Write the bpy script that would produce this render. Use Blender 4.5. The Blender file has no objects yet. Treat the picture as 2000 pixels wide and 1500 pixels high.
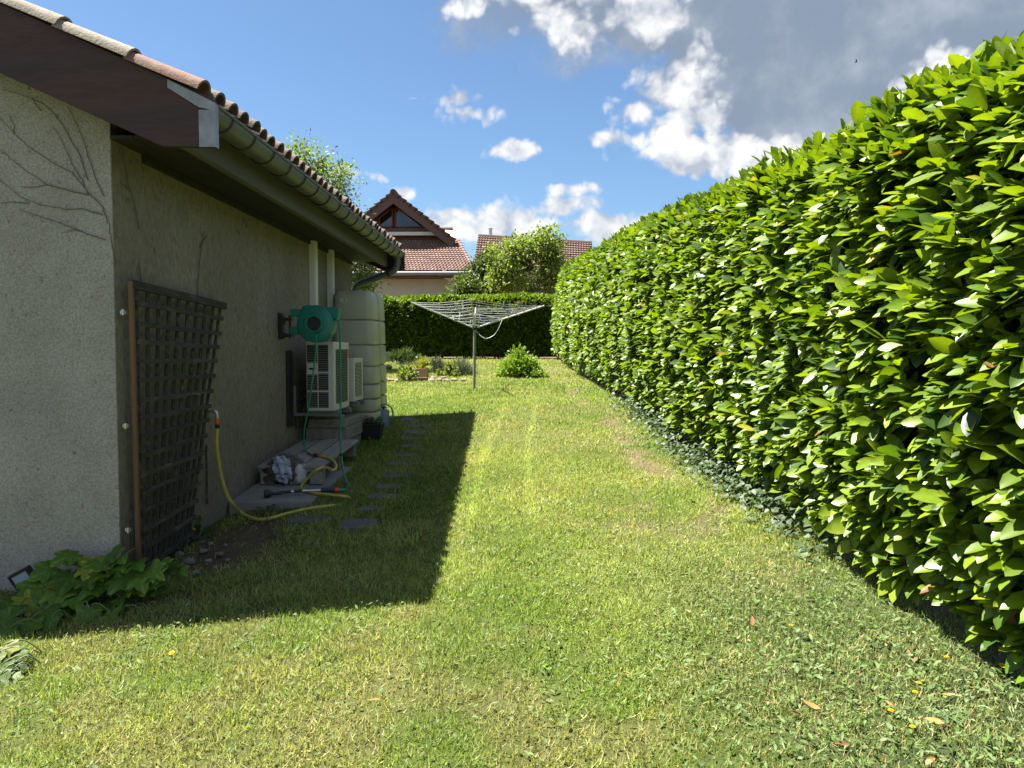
import bpy, bmesh, math, random
import numpy as np
from mathutils import Vector, Matrix
from mathutils.bvhtree import BVHTree

random.seed(11)
rng = np.random.default_rng(11)
scene = bpy.context.scene
COL = scene.collection
PI = math.pi

# ------------------------------------------------------------------ camera
EYE = Vector((0.0, 0.0, 1.55))
FPX = 1444.0
YAW = math.atan(29 / FPX)
PITCH = -math.atan(65 / FPX)
cam_data = bpy.data.cameras.new("camera")
cam_data.sensor_width = 36.0
cam_data.lens = 36.0 * FPX / 2000.0
cam_data.clip_start = 0.05
cam_data.clip_end = 3000.0
cam = bpy.data.objects.new("camera", cam_data)
COL.objects.link(cam)
cam.location = EYE
cam.rotation_euler = (PI / 2 + PITCH, 0.0, YAW)
scene.camera = cam
CAM_R = cam.rotation_euler.to_matrix()

# ------------------------------------------------------------------ exposure
scene.view_settings.view_transform = 'Standard'
scene.view_settings.look = 'None'
scene.view_settings.exposure = 2.08
scene.view_settings.gamma = 1.0
scene.view_settings.use_curve_mapping = False
try:
    scene.cycles.max_bounces = 8
    scene.cycles.transparent_max_bounces = 8
    scene.cycles.use_denoising = True
except Exception:
    pass

# ------------------------------------------------------------------ sun
SUN_POS = Vector((-0.455, 0.09, 1.0)).normalized()      # direction towards the sun
SUN_EL = math.asin(SUN_POS.z)
SUN_AZ = math.atan2(SUN_POS.x, SUN_POS.y)
sun_data = bpy.data.lights.new("sun", 'SUN')
sun_data.energy = 5.0
sun_data.angle = math.radians(0.53)
sun_data.color = (1.0, 0.955, 0.87)
sun = bpy.data.objects.new("sun", sun_data)
COL.objects.link(sun)
sun.location = (-20, 5, 40)
sun.rotation_euler = (-SUN_POS).to_track_quat('-Z', 'Y').to_euler()


def ray(px, py):
    return (CAM_R @ Vector(((px - 1000) / FPX, (750 - py) / FPX, -1.0)))


# ------------------------------------------------------------------ world: sky and clouds
def build_world():
    w = bpy.data.worlds.new("World")
    scene.world = w
    w.use_nodes = True
    nt = w.node_tree
    nt.nodes.clear()
    L = nt.links

    def put(sock, v):
        if v is None:
            return
        if hasattr(v, "is_output") or isinstance(v, bpy.types.NodeSocket):
            L.new(v, sock)
        else:
            sock.default_value = v

    def M(op, a, b=None, c=None, clamp=False):
        n = nt.nodes.new("ShaderNodeMath")
        n.operation = op
        n.use_clamp = clamp
        put(n.inputs[0], a)
        put(n.inputs[1], b)
        put(n.inputs[2], c)
        return n.outputs[0]

    def V(op, a, b=None, scale=None):
        n = nt.nodes.new("ShaderNodeVectorMath")
        n.operation = op
        put(n.inputs[0], a)
        if b is not None:
            put(n.inputs[1], b)
        if scale is not None:
            put(n.inputs[3], scale)
        return n.outputs["Value"] if op in ('DOT_PRODUCT', 'LENGTH') else n.outputs[0]

    def noise(vec, scale, detail=8, rough=0.55, dist=0.0, col=False):
        n = nt.nodes.new("ShaderNodeTexNoise")
        L.new(vec, n.inputs["Vector"])
        n.inputs["Scale"].default_value = scale
        n.inputs["Detail"].default_value = detail
        n.inputs["Roughness"].default_value = rough
        n.inputs["Distortion"].default_value = dist
        return n.outputs["Color"] if col else n.outputs["Fac"]

    def smooth(v, lo, hi):
        n = nt.nodes.new("ShaderNodeMapRange")
        n.interpolation_type = 'SMOOTHSTEP'
        L.new(v, n.inputs[0])
        n.inputs[1].default_value = lo
        n.inputs[2].default_value = hi
        return n.outputs[0]

    def mix(f, a, b):
        n = nt.nodes.new("ShaderNodeMix")
        n.data_type = 'RGBA'
        put(n.inputs[0], f)
        put(n.inputs[6], a)
        put(n.inputs[7], b)
        return n.outputs[2]

    tc = nt.nodes.new("ShaderNodeTexCoord")
    d = V('NORMALIZE', tc.outputs["Generated"])
    wcol = noise(d, 7.0, 6, 0.6, 0.0, True)
    wv = V('SUBTRACT', wcol, (0.5, 0.5, 0.5))
    dw = V('ADD', d, V('SCALE', wv, scale=0.055))

    def blobs(lst):
        out = None
        for (px, py, hw, hh, gain) in lst:
            c = ray(px, py).normalized()
            e1 = c.cross(Vector((0, 0, 1))).normalized()
            e2 = e1.cross(c).normalized()
            a = V('DOT_PRODUCT', dw, tuple(e1 / (hw / FPX)))
            b = V('DOT_PRODUCT', dw, tuple(e2 / (hh / FPX)))
            r = M('SQRT', M('ADD', M('MULTIPLY', a, a), M('MULTIPLY', b, b)))
            back = M('MULTIPLY', M('LESS_THAN', V('DOT_PRODUCT', d, tuple(c)), 0.3), 50.0)
            v = M('MULTIPLY', M('SUBTRACT', 1.0, M('ADD', r, back)), gain)
            out = v if out is None else M('MAXIMUM', out, v)
        return out

    n1 = noise(d, 15.0, 7, 0.6)
    sun_off = (-0.02, 0.0, 0.03)
    n1b = noise(V('ADD', d, sun_off), 15.0, 7, 0.6)
    def billow(vec):
        out = None
        for (sc, amp) in ((11.0, 1.0), (25.0, 0.55), (58.0, 0.32)):
            f = M('MULTIPLY', M('ABSOLUTE', M('SUBTRACT', noise(vec, sc, 1.0, 0.5), 0.5)), amp * 4.0)
            out = f if out is None else M('ADD', out, f)
        return out

    dq = V('ADD', d, V('SCALE', wv, scale=0.03))
    b1 = billow(dq)
    b1b = billow(V('ADD', dq, (-0.012, 0.0, 0.02)))
    n2 = noise(d, 4.0, 6, 0.55)
    # the rest of the sky: unseen broken cumulus, made denser to lift ambient light
    front = V('DOT_PRODUCT', d, tuple(ray(1000, 500).normalized()))
    outside = smooth(front, 0.80, 0.62)
    zc = M('MAXIMUM', V('DOT_PRODUCT', d, (0, 0, 1)), 0.12)
    flat = V('SCALE', d, scale=M('DIVIDE', 1.0, zc))
    ng = noise(flat, 1.1, 8, 0.55)
    gen = M('SUBTRACT', M('MULTIPLY', M('SUBTRACT', ng, 0.46), 4.0), M('MULTIPLY', M('SUBTRACT', 1.0, outside), 6.0))

    white = blobs([
        (1318, 175, 78, 62, 1.0), (1365, 235, 105, 50, 1.0), (1245, 215, 60, 42, .9), (1400, 300, 130, 52, 1.1), (1500, 305, 90, 40, .9),
        (890, 195, 62, 26, .9), (905, 222, 70, 24, .9), (1000, 296, 56, 22, 1.0), (1205, 272, 80, 26, .8),
        (915, 12, 75, 28, 1.0), (1020, 0, 90, 26, .9), (1120, 60, 100, 50, .65), (1190, 25, 120, 45, .5), (1840, 150, 60, 34, .5),
        (795, 374, 32, 18, .9), (880, 435, 85, 40, 1.1), (985, 440, 150, 46, 1.1), (1100, 412, 110, 30, .8), (1190, 445, 115, 36, 1.2), (1130, 380, 60, 16, .7),
        (1265, 450, 70, 24, .8), (1140, 375, 36, 12, .5), (725, 470, 80, 40, .8), (815, 195, 26, 8, .5), (700, 342, 60, 8, .35),
    ])
    grey = blobs([
        (1640, 95, 350, 170, 2.0), (1690, 205, 270, 100, 1.8), (1930, 45, 380, 150, 1.7), (1400, 20, 290, 80, 1.5),
        (1620, -170, 700, 220, 1.8), (1215, 30, 170, 62, 1.1), (1590, 255, 190, 55, 1.4),
    ])
    wd = M('ADD', M('ADD', M('MAXIMUM', white, gen), M('MULTIPLY', M('SUBTRACT', n1, 0.5), 1.2)), M('MULTIPLY', M('SUBTRACT', b1, 0.62), 0.75))
    wm = smooth(wd, 0.0, 0.6)
    gd = M('ADD', grey, M('MULTIPLY', M('SUBTRACT', n1, 0.5), 1.1))
    gm = smooth(gd, 0.02, 0.5)

    sky = nt.nodes.new("ShaderNodeTexSky")
    sky.sky_type = 'NISHITA'
    sky.sun_disc = False
    sky.sun_elevation = SUN_EL
    sky.sun_rotation = SUN_AZ
    sky.altitude = 400
    sky.air_density = 1.0
    sky.dust_density = 1.0
    sky.ozone_density = 2.6
    base = V('MULTIPLY', V('SCALE', sky.outputs[0], scale=SKY_GAIN), (0.80, 0.945, 1.02))
    shade = M('ADD', 0.60, M('ADD', M('MULTIPLY', M('SUBTRACT', n1, n1b), 2.6), M('MULTIPLY', M('SUBTRACT', b1, b1b), 0.9)), clamp=True)
    wc = mix(shade, tuple(v * CLOUD for v in (0.50, 0.565, 0.66)) + (1,), tuple(v * CLOUD for v in (1.0, 1.0, 1.0)) + (1,))
    ge = smooth(M('ADD', n2, M('MULTIPLY', M('SUBTRACT', n1, n1b), 0.5)), 0.46, 0.80)
    gc = mix(ge, tuple(v * CLOUD for v in (0.275, 0.34, 0.445)) + (1,), tuple(v * CLOUD for v in (0.47, 0.53, 0.62)) + (1,))
    thin = M('MULTIPLY', wm, 0.96)
    col = mix(M('MULTIPLY', gm, 0.97), base, gc)
    col = mix(thin, col, wc)
    bg = nt.nodes.new("ShaderNodeBackground")
    L.new(col, bg.inputs[0])
    bg.inputs[1].default_value = 0.1
    out = nt.nodes.new("ShaderNodeOutputWorld")
    L.new(bg.outputs[0], out.inputs[0])
    w.cycles.sampling_method = 'MANUAL'
    w.cycles.sample_map_resolution = 512


SKY_GAIN = 0.395
CLOUD = 2.45
build_world()

# ------------------------------------------------------------------ ground shape and pixel helpers
HEDGE_Y = np.array([-1.0, 0.0, 3.1, 3.7, 5.84, 8.5, 14.8, 21.5, 24.0])
HEDGE_X = np.array([2.2, 2.13, 1.88, 1.78, 1.67, 1.48, 1.03, 0.76, 0.7])


def hedge_x(y):
    return np.interp(y, HEDGE_Y, HEDGE_X)


def ground(x, y):
    x = np.asarray(x, float)
    y = np.asarray(y, float)
    z = np.where(y < 10, 0.075 * np.maximum(y, -2), np.where(y < 22, 0.75 + 0.05 * (y - 10), 1.35))
    c = -0.08 * np.clip(-0.4 - x, 0, 2.0)
    fade = np.clip((13 - y) / 4.0, 0, 1)
    return z + c * fade


def gz(x, y):
    return float(ground(x, y))


def slab_z(y):
    return 0.374 + 0.062 * (y - 5.855)


def at_y(px, py, Y):
    d = ray(px, py)
    return EYE + d * ((Y - EYE.y) / d.y)


def at_x(px, py, X):
    d = ray(px, py)
    return EYE + d * ((X - EYE.x) / d.x)


def on_ground(px, py, dz=0.0):
    d = ray(px, py)
    t = 0.5
    for k in range(4000):
        p = EYE + d * t
        if p.z <= gz(p.x, p.y) + dz:
            return p
        t += 0.01 if t < 12 else 0.02
    return EYE + d * t


def on_slab(px, py, dz=0.0):
    d = ray(px, py)
    t = 3.0
    while t < 14:
        p = EYE + d * t
        if p.z <= slab_z(p.y) + dz:
            return p
        t += 0.005
    return p


# ------------------------------------------------------------------ numpy noise
def _hash(i, j, seed):
    h = (i.astype(np.int64) * 374761393 + j.astype(np.int64) * 668265263 + seed * 1442695041) & 0xffffffff
    h = ((h ^ (h >> 13)) * 1274126177) & 0xffffffff
    return ((h ^ (h >> 16)) & 0xffff) / 65535.0


def vnoise(x, y, seed=0):
    x = np.asarray(x, float)
    y = np.asarray(y, float)
    i = np.floor(x)
    j = np.floor(y)
    u = x - i
    v = y - j
    u = u * u * (3 - 2 * u)
    v = v * v * (3 - 2 * v)
    a = _hash(i, j, seed)
    b = _hash(i + 1, j, seed)
    c = _hash(i, j + 1, seed)
    d = _hash(i + 1, j + 1, seed)
    return a * (1 - u) * (1 - v) + b * u * (1 - v) + c * (1 - u) * v + d * u * v


def fbm(x, y, scale, octv=4, seed=0):
    s = 0.0
    a = 0.5
    f = 1.0 / scale
    t = 0.0
    for k in range(octv):
        s = s + a * vnoise(np.asarray(x) * f + 17.3 * k, np.asarray(y) * f - 9.1 * k, seed + k)
        t += a
        a *= 0.55
        f *= 2.03
    return s / t


def sst(v, lo, hi):
    t = np.clip((v - lo) / (hi - lo), 0, 1)
    return t * t * (3 - 2 * t)


# ------------------------------------------------------------------ materials
MATS = {}


def pm(name, c1, c2=None, scale=4.0, rough=0.7, bump=0.0, bscale=60.0, spots=None, spot_scale=25.0, spot_at=0.62,
       metallic=0.0, spec=0.5, stretch=(1, 1, 1), rand=0.0, c3=None, edge=0.18, detail=7, rand_ramp=None, grain=None):
    if name in MATS:
        return MATS[name]
    m = bpy.data.materials.new(name)
    m.use_nodes = True
    nt = m.node_tree
    L = nt.links
    b = nt.nodes["Principled BSDF"]
    b.inputs["Roughness"].default_value = rough
    b.inputs["Metallic"].default_value = metallic
    b.inputs["Specular IOR Level"].default_value = spec
    tc = nt.nodes.new("ShaderNodeTexCoord")
    mp = nt.nodes.new("ShaderNodeMapping")
    mp.inputs["Scale"].default_value = stretch
    oi = nt.nodes.new("ShaderNodeObjectInfo")
    sc = nt.nodes.new("ShaderNodeVectorMath")
    sc.operation = 'SCALE'
    sc.inputs[0].default_value = (13.7, 7.3, 5.1)
    L.new(oi.outputs["Random"], sc.inputs[3])
    ad = nt.nodes.new("ShaderNodeVectorMath")
    L.new(tc.outputs["Object"], ad.inputs[0])
    L.new(sc.outputs[0], ad.inputs[1])
    L.new(ad.outputs[0], mp.inputs[0])

    def noise(s, det=detail, r=0.6):
        n = nt.nodes.new("ShaderNodeTexNoise")
        n.inputs["Scale"].default_value = s
        n.inputs["Detail"].default_value = det
        n.inputs["Roughness"].default_value = r
        L.new(mp.outputs[0], n.inputs["Vector"])
        return n.outputs["Fac"]

    def rng_(v, lo, hi):
        n = nt.nodes.new("ShaderNodeMapRange")
        L.new(v, n.inputs[0])
        n.inputs[1].default_value = lo
        n.inputs[2].default_value = hi
        return n.outputs[0]

    def mix(f, a, bb, mode='MIX'):
        n = nt.nodes.new("ShaderNodeMix")
        n.data_type = 'RGBA'
        n.blend_type = mode
        for s, v in ((n.inputs[0], f), (n.inputs[6], a), (n.inputs[7], bb)):
            if isinstance(v, bpy.types.NodeSocket):
                L.new(v, s)
            else:
                s.default_value = v if isinstance(v, float) else (tuple(v) + (1,))
        return n.outputs[2]

    c2 = c2 or tuple(v * 0.75 for v in c1)
    if rand_ramp:
        rp = nt.nodes.new("ShaderNodeValToRGB")
        rp.color_ramp.interpolation = 'LINEAR'
        els = rp.color_ramp.elements
        while len(els) < len(rand_ramp):
            els.new(0.5)
        for e, (p, c) in zip(els, rand_ramp):
            e.position = p
            e.color = tuple(c) + (1,)
        L.new(oi.outputs["Random"], rp.inputs[0])
        col = mix(rng_(noise(scale), 0.5 - edge, 0.5 + edge), rp.outputs[0], mix(0.55, rp.outputs[0], c2))
    else:
        col = mix(rng_(noise(scale), 0.5 - edge, 0.5 + edge), c1, c2)
    if c3:
        col = mix(rng_(noise(scale * 3.1), 0.52, 0.72), col, c3)
    if spots:
        col = mix(rng_(noise(spot_scale, 4, 0.7), spot_at, spot_at + 0.07), col, spots)
    if grain:
        g = nt.nodes.new("ShaderNodeMapRange")
        L.new(noise(grain[0], 3, 0.6), g.inputs[0])
        g.inputs[1].default_value = 0.3
        g.inputs[2].default_value = 0.7
        g.inputs[3].default_value = 1 - grain[1]
        g.inputs[4].default_value = 1 + grain[1]
        gs = nt.nodes.new("ShaderNodeVectorMath")
        gs.operation = 'SCALE'
        L.new(col, gs.inputs[0])
        L.new(g.outputs[0], gs.inputs[3])
        col = gs.outputs[0]
    if rand:
        n = nt.nodes.new("ShaderNodeMapRange")
        L.new(oi.outputs["Random"], n.inputs[0])
        n.inputs[3].default_value = 1 - rand
        n.inputs[4].default_value = 1 + rand
        hsv = nt.nodes.new("ShaderNodeHueSaturation")
        L.new(n.outputs[0], hsv.inputs["Value"])
        L.new(col, hsv.inputs["Color"])
        col = hsv.outputs[0]
    L.new(col, b.inputs["Base Color"])
    if bump:
        bn = nt.nodes.new("ShaderNodeBump")
        bn.inputs["Strength"].default_value = min(1.0, bump)
        bn.inputs["Distance"].default_value = 0.01
        L.new(noise(bscale, 5, 0.65), bn.inputs["Height"])
        L.new(bn.outputs[0], b.inputs["Normal"])
    rr = nt.nodes.new("ShaderNodeMapRange")
    L.new(noise(scale * 2.3, 4), rr.inputs[0])
    rr.inputs[3].default_value = max(0.02, rough - 0.12)
    rr.inputs[4].default_value = min(1.0, rough + 0.12)
    L.new(rr.outputs[0], b.inputs["Roughness"])
    MATS[name] = m
    return m


def leafmat(name, rough=0.35, trans=0.35, tint=(1.25, 1.35, 0.45), spec=0.5, vein=0.0, var=0.22, nscale=30.0):
    if name in MATS:
        return MATS[name]
    m = bpy.data.materials.new(name)
    m.use_nodes = True
    nt = m.node_tree
    L = nt.links
    b = nt.nodes["Principled BSDF"]
    out = nt.nodes["Material Output"]
    at = nt.nodes.new("ShaderNodeAttribute")
    at.attribute_name = "col"
    tc = nt.nodes.new("ShaderNodeTexCoord")
    no = nt.nodes.new("ShaderNodeTexNoise")
    no.inputs["Scale"].default_value = nscale
    no.inputs["Detail"].default_value = 4
    L.new(tc.outputs["Object"], no.inputs["Vector"])
    mr = nt.nodes.new("ShaderNodeMapRange")
    L.new(no.outputs["Fac"], mr.inputs[0])
    mr.inputs[1].default_value = 0.3
    mr.inputs[2].default_value = 0.7
    mr.inputs[3].default_value = 1 - var
    mr.inputs[4].default_value = 1 + var
    sc = nt.nodes.new("ShaderNodeVectorMath")
    sc.operation = 'SCALE'
    L.new(at.outputs["Color"], sc.inputs[0])
    L.new(mr.outputs[0], sc.inputs[3])
    L.new(sc.outputs[0], b.inputs["Base Color"])
    b.inputs["Roughness"].default_value = rough
    b.inputs["Specular IOR Level"].default_value = spec
    if trans > 0:
        mu = nt.nodes.new("ShaderNodeVectorMath")
        mu.operation = 'MULTIPLY'
        L.new(sc.outputs[0], mu.inputs[0])
        mu.inputs[1].default_value = tint
        tr = nt.nodes.new("ShaderNodeBsdfTranslucent")
        L.new(mu.outputs[0], tr.inputs[0])
        mx = nt.nodes.new("ShaderNodeMixShader")
        mx.inputs[0].default_value = trans
        L.new(b.outputs[0], mx.inputs[1])
        L.new(tr.outputs[0], mx.inputs[2])
        L.new(mx.outputs[0], out.inputs[0])
    MATS[name] = m
    return m


# ------------------------------------------------------------------ mesh builder
def frame_z(d):
    d = d.normalized()
    h = Vector((0, 0, 1)) if abs(d.z) < 0.95 else Vector((1, 0, 0))
    u = d.cross(h).normalized()
    return u, u.cross(d).normalized()


class MB:
    def __init__(self):
        self.v = []
        self.f = []

    def add(self, vs, fs):
        o = len(self.v)
        self.v += [tuple(p) for p in vs]
        self.f += [tuple(i + o for i in f) for f in fs]
        return self

    def box(self, c, s, rot=None):
        c = Vector(c)
        h = Vector(s) * 0.5
        pts = [Vector((x * h.x, y * h.y, z * h.z)) for x in (-1, 1) for y in (-1, 1) for z in (-1, 1)]
        if rot is not None:
            pts = [rot @ p for p in pts]
        self.add([p + c for p in pts], [(0, 1, 3, 2), (4, 6, 7, 5), (0, 4, 5, 1), (2, 3, 7, 6), (0, 2, 6, 4), (1, 5, 7, 3)])
        return self

    def bounds(self, x0, x1, y0, y1, z0, z1):
        return self.box(((x0 + x1) / 2, (y0 + y1) / 2, (z0 + z1) / 2), (x1 - x0, y1 - y0, z1 - z0))

    def bar(self, a, b, w, t, up=Vector((0, 0, 1))):
        """a straight bar from a to b: w across, t along 'up'"""
        a = Vector(a)
        b = Vector(b)
        d = (b - a).normalized()
        s = d.cross(up)
        if s.length < 1e-4:
            s = Vector((1, 0, 0))
        s.normalize()
        u = s.cross(d).normalized()
        vs = []
        for p in (a, b):
            for (i, j) in ((-1, -1), (1, -1), (1, 1), (-1, 1)):
                vs.append(p + s * (i * w / 2) + u * (j * t / 2))
        self.add(vs, [(3, 2, 1, 0), (4, 5, 6, 7), (0, 1, 5, 4), (1, 2, 6, 5), (2, 3, 7, 6), (3, 0, 4, 7)])
        return self

    def tube(self, pts, r, n=8, cap=True):
        pts = [Vector(p) for p in pts]
        m = len(pts)
        rs = r if isinstance(r, (list, tuple)) else [r] * m
        u = None
        vs = []
        for i, p in enumerate(pts):
            d = (pts[min(i + 1, m - 1)] - pts[max(i - 1, 0)])
            if d.length < 1e-9:
                d = Vector((0, 0, 1))
            d.normalize()
            if u is None:
                u, w = frame_z(d)
            else:
                u = (u - d * u.dot(d))
                if u.length < 1e-6:
                    u, w = frame_z(d)
                u.normalize()
            w = d.cross(u)
            for k in range(n):
                a = 2 * PI * k / n
                vs.append(p + (u * math.cos(a) + w * math.sin(a)) * rs[i])
        fs = []
        for i in range(m - 1):
            for k in range(n):
                k2 = (k + 1) % n
                fs.append((i * n + k, i * n + k2, (i + 1) * n + k2, (i + 1) * n + k))
        if cap:
            fs.append(tuple(range(n - 1, -1, -1)))
            fs.append(tuple((m - 1) * n + k for k in range(n)))
        self.add(vs, fs)
        return self

    def prism(self, poly, off):
        """poly: list of points in a plane, off: extrusion vector"""
        poly = [Vector(p) for p in poly]
        off = Vector(off)
        n = len(poly)
        vs = poly + [p + off for p in poly]
        fs = [tuple(range(n - 1, -1, -1)), tuple(range(n, 2 * n))]
        for k in range(n):
            fs.append((k, (k + 1) % n, n + (k + 1) % n, n + k))
        self.add(vs, fs)
        return self

    def lathe(self, prof, c, axis=Vector((0, 0, 1)), n=20):
        """prof: list of (radius, height along axis)"""
        c = Vector(c)
        axis = Vector(axis).normalized()
        u, w = frame_z(axis)
        vs = []
        for (r, h) in prof:
            for k in range(n):
                a = 2 * PI * k / n
                vs.append(c + axis * h + (u * math.cos(a) + w * math.sin(a)) * r)
        fs = []
        m = len(prof)
        for i in range(m - 1):
            for k in range(n):
                k2 = (k + 1) % n
                fs.append((i * n + k, i * n + k2, (i + 1) * n + k2, (i + 1) * n + k))
        if prof[0][0] > 1e-5:
            fs.append(tuple(range(n - 1, -1, -1)))
        if prof[-1][0] > 1e-5:
            fs.append(tuple((m - 1) * n + k for k in range(n)))
        self.add(vs, fs)
        return self

    def mesh(self, name, smooth=False):
        me = bpy.data.meshes.new(name)
        me.from_pydata(self.v, [], self.f)
        bm = bmesh.new()
        bm.from_mesh(me)
        bmesh.ops.recalc_face_normals(bm, faces=bm.faces)
        bm.to_mesh(me)
        bm.free()
        if smooth:
            me.polygons.foreach_set("use_smooth", [True] * len(me.polygons))
        return me


def wloc(o):
    v = Vector((0, 0, 0))
    while o is not None:
        v += o.location
        o = o.parent
    return v


def tag(o, label=None, cat=None, group=None, kind=None):
    if label:
        o["label"] = label
    if cat:
        o["category"] = cat
    if group:
        o["group"] = group
    if kind:
        o["kind"] = kind
    return o


def thing(name, label, cat, loc=(0, 0, 0), group=None, rotz=0.0):
    o = bpy.data.objects.new(name, None)
    o.empty_display_size = 0.1
    COL.objects.link(o)
    o.location = loc
    o.rotation_euler = (0, 0, rotz)
    return tag(o, label, cat, group)


def smooth_by_angle(me, ang=40):
    me.polygons.foreach_set("use_smooth", [True] * len(me.polygons))
    try:
        me.set_sharp_from_angle(angle=math.radians(ang))
    except Exception:
        pass


def part(name, mb, mat, parent=None, bevel=0.0, smooth=None, local=False, seg=2):
    """link a mesh; mb holds world coordinates unless local"""
    me = mb.mesh(name) if isinstance(mb, MB) else mb
    o = bpy.data.objects.new(name, me)
    COL.objects.link(o)
    if not local and parent is not None and isinstance(mb, MB):
        me.transform(Matrix.Translation(-wloc(parent)))
    if parent is not None:
        o.parent = parent
    if mat is not None and len(me.materials) == 0:
        me.materials.append(mat)
    if smooth is not None:
        smooth_by_angle(me, smooth)
    if bevel > 0:
        bv = o.modifiers.new("bevel", 'BEVEL')
        bv.width = bevel
        bv.segments = seg
        bv.limit_method = 'ANGLE'
        bv.angle_limit = math.radians(40)
    return o


def solo(name, mb, mat, label, cat, group=None, bevel=0.0, smooth=None, kind=None):
    """a thing that is one mesh: its origin goes to its base"""
    me = mb.mesh(name) if isinstance(mb, MB) else mb
    co = np.array([v.co[:] for v in me.vertices])
    c = Vector(((co[:, 0].min() + co[:, 0].max()) / 2, (co[:, 1].min() + co[:, 1].max()) / 2, co[:, 2].min()))
    me.transform(Matrix.Translation(-c))
    o = part(name, me, mat, None, bevel, smooth)
    o.location = c
    return tag(o, label, cat, group, kind)


# ------------------------------------------------------------------ scattering many small shapes into one mesh
def scatter_mesh(name, tv, tf, R, P, S, C, mat, smooth=True, rib=0.0):
    """tv (k,3) template vertices, tf list of faces, R (n,3,3), P (n,3), S (n,3) or (n,), C (n,3) colours"""
    tv = np.asarray(tv, float)
    n = len(P)
    k = len(tv)
    S = np.asarray(S, float)
    if S.ndim == 1:
        S = np.repeat(S[:, None], 3, 1)
    v = tv[None, :, :] * S[:, None, :]
    v = np.einsum('nij,nkj->nki', R, v) + P[:, None, :]
    tot = np.array([len(f) for f in tf], np.int32)
    idx = np.concatenate([np.array(f, np.int32) for f in tf])
    loops = (idx[None, :] + (np.arange(n, dtype=np.int64) * k)[:, None]).astype(np.int32).ravel()
    tots = np.tile(tot, n)
    starts = np.concatenate(([0], np.cumsum(tots)[:-1])).astype(np.int32)
    me = bpy.data.meshes.new(name)
    me.vertices.add(n * k)
    me.vertices.foreach_set("co", v.astype(np.float32).ravel())
    me.loops.add(len(loops))
    me.loops.foreach_set("vertex_index", loops)
    me.polygons.add(len(tots))
    me.polygons.foreach_set("loop_start", starts)
    try:
        me.polygons.foreach_set("loop_total", tots)
    except Exception:
        pass
    if smooth:
        me.polygons.foreach_set("use_smooth", np.ones(len(tots), bool))
    me.update(calc_edges=True)
    at = me.attributes.new("col", 'FLOAT_COLOR', 'POINT')
    cc = np.ones((n * k, 4), np.float32)
    cc[:, :3] = np.repeat(C, k, 0)
    if rib:
        fac = np.where(np.abs(tv[:, 0]) < 1e-6, 1 + rib, 1 - rib * .45)      # paler midrib
        cc[:, :3] *= np.tile(fac, n)[:, None]
    at.data.foreach_set("color", cc.ravel())
    me.materials.append(mat)
    return me


def join_np(name, meshes):
    """join several scatter meshes with the same material"""
    bm = bmesh.new()
    for m in meshes:
        bm.from_mesh(m)
    me = bpy.data.meshes.new(name)
    bm.to_mesh(me)
    bm.free()
    for mt in meshes[0].materials:
        me.materials.append(mt)
    return me


def nrm(a):
    return a / np.maximum(np.linalg.norm(a, axis=-1, keepdims=True), 1e-9)


def frames(axis, normal):
    """rotation matrices with template +Y along axis and +Z towards normal"""
    a = nrm(axis)
    x = nrm(np.cross(a, normal))
    z = np.cross(x, a)
    return np.stack([x, a, z], axis=-1)


def link(name, me, parent=None):
    o = bpy.data.objects.new(name, me)
    COL.objects.link(o)
    if parent is not None:
        o.parent = parent
        o.location = -wloc(parent)
    return o


def leaf_template(secs, fold=0.3, droop=0.18, wave=0.0, length=1.0):
    """secs: list of (t, half width); blade along +Y with a folded midrib"""
    v = []
    f = []
    prev = None
    for i, (t, w) in enumerate(secs):
        z0 = -droop * t * t
        if w < 1e-4:
            cur = (len(v),)
            v.append((0, t * length, z0))
        else:
            cur = (len(v), len(v) + 1, len(v) + 2)
            wv = wave * math.sin(i * 2.1)
            v += [(-w, t * length, z0 + fold * w + wv), (0, t * length, z0), (w, t * length, z0 + fold * w - wv)]
        if prev is not None:
            if len(prev) == 3 and len(cur) == 3:
                f += [(prev[0], prev[1], cur[1], cur[0]), (prev[1], prev[2], cur[2], cur[1])]
            elif len(prev) == 3:
                f += [(prev[0], prev[1], cur[0]), (prev[1], prev[2], cur[0])]
            else:
                f += [(prev[0], cur[1], cur[0]), (prev[0], cur[2], cur[1])]
        prev = cur
    return np.array(v), f

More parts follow.
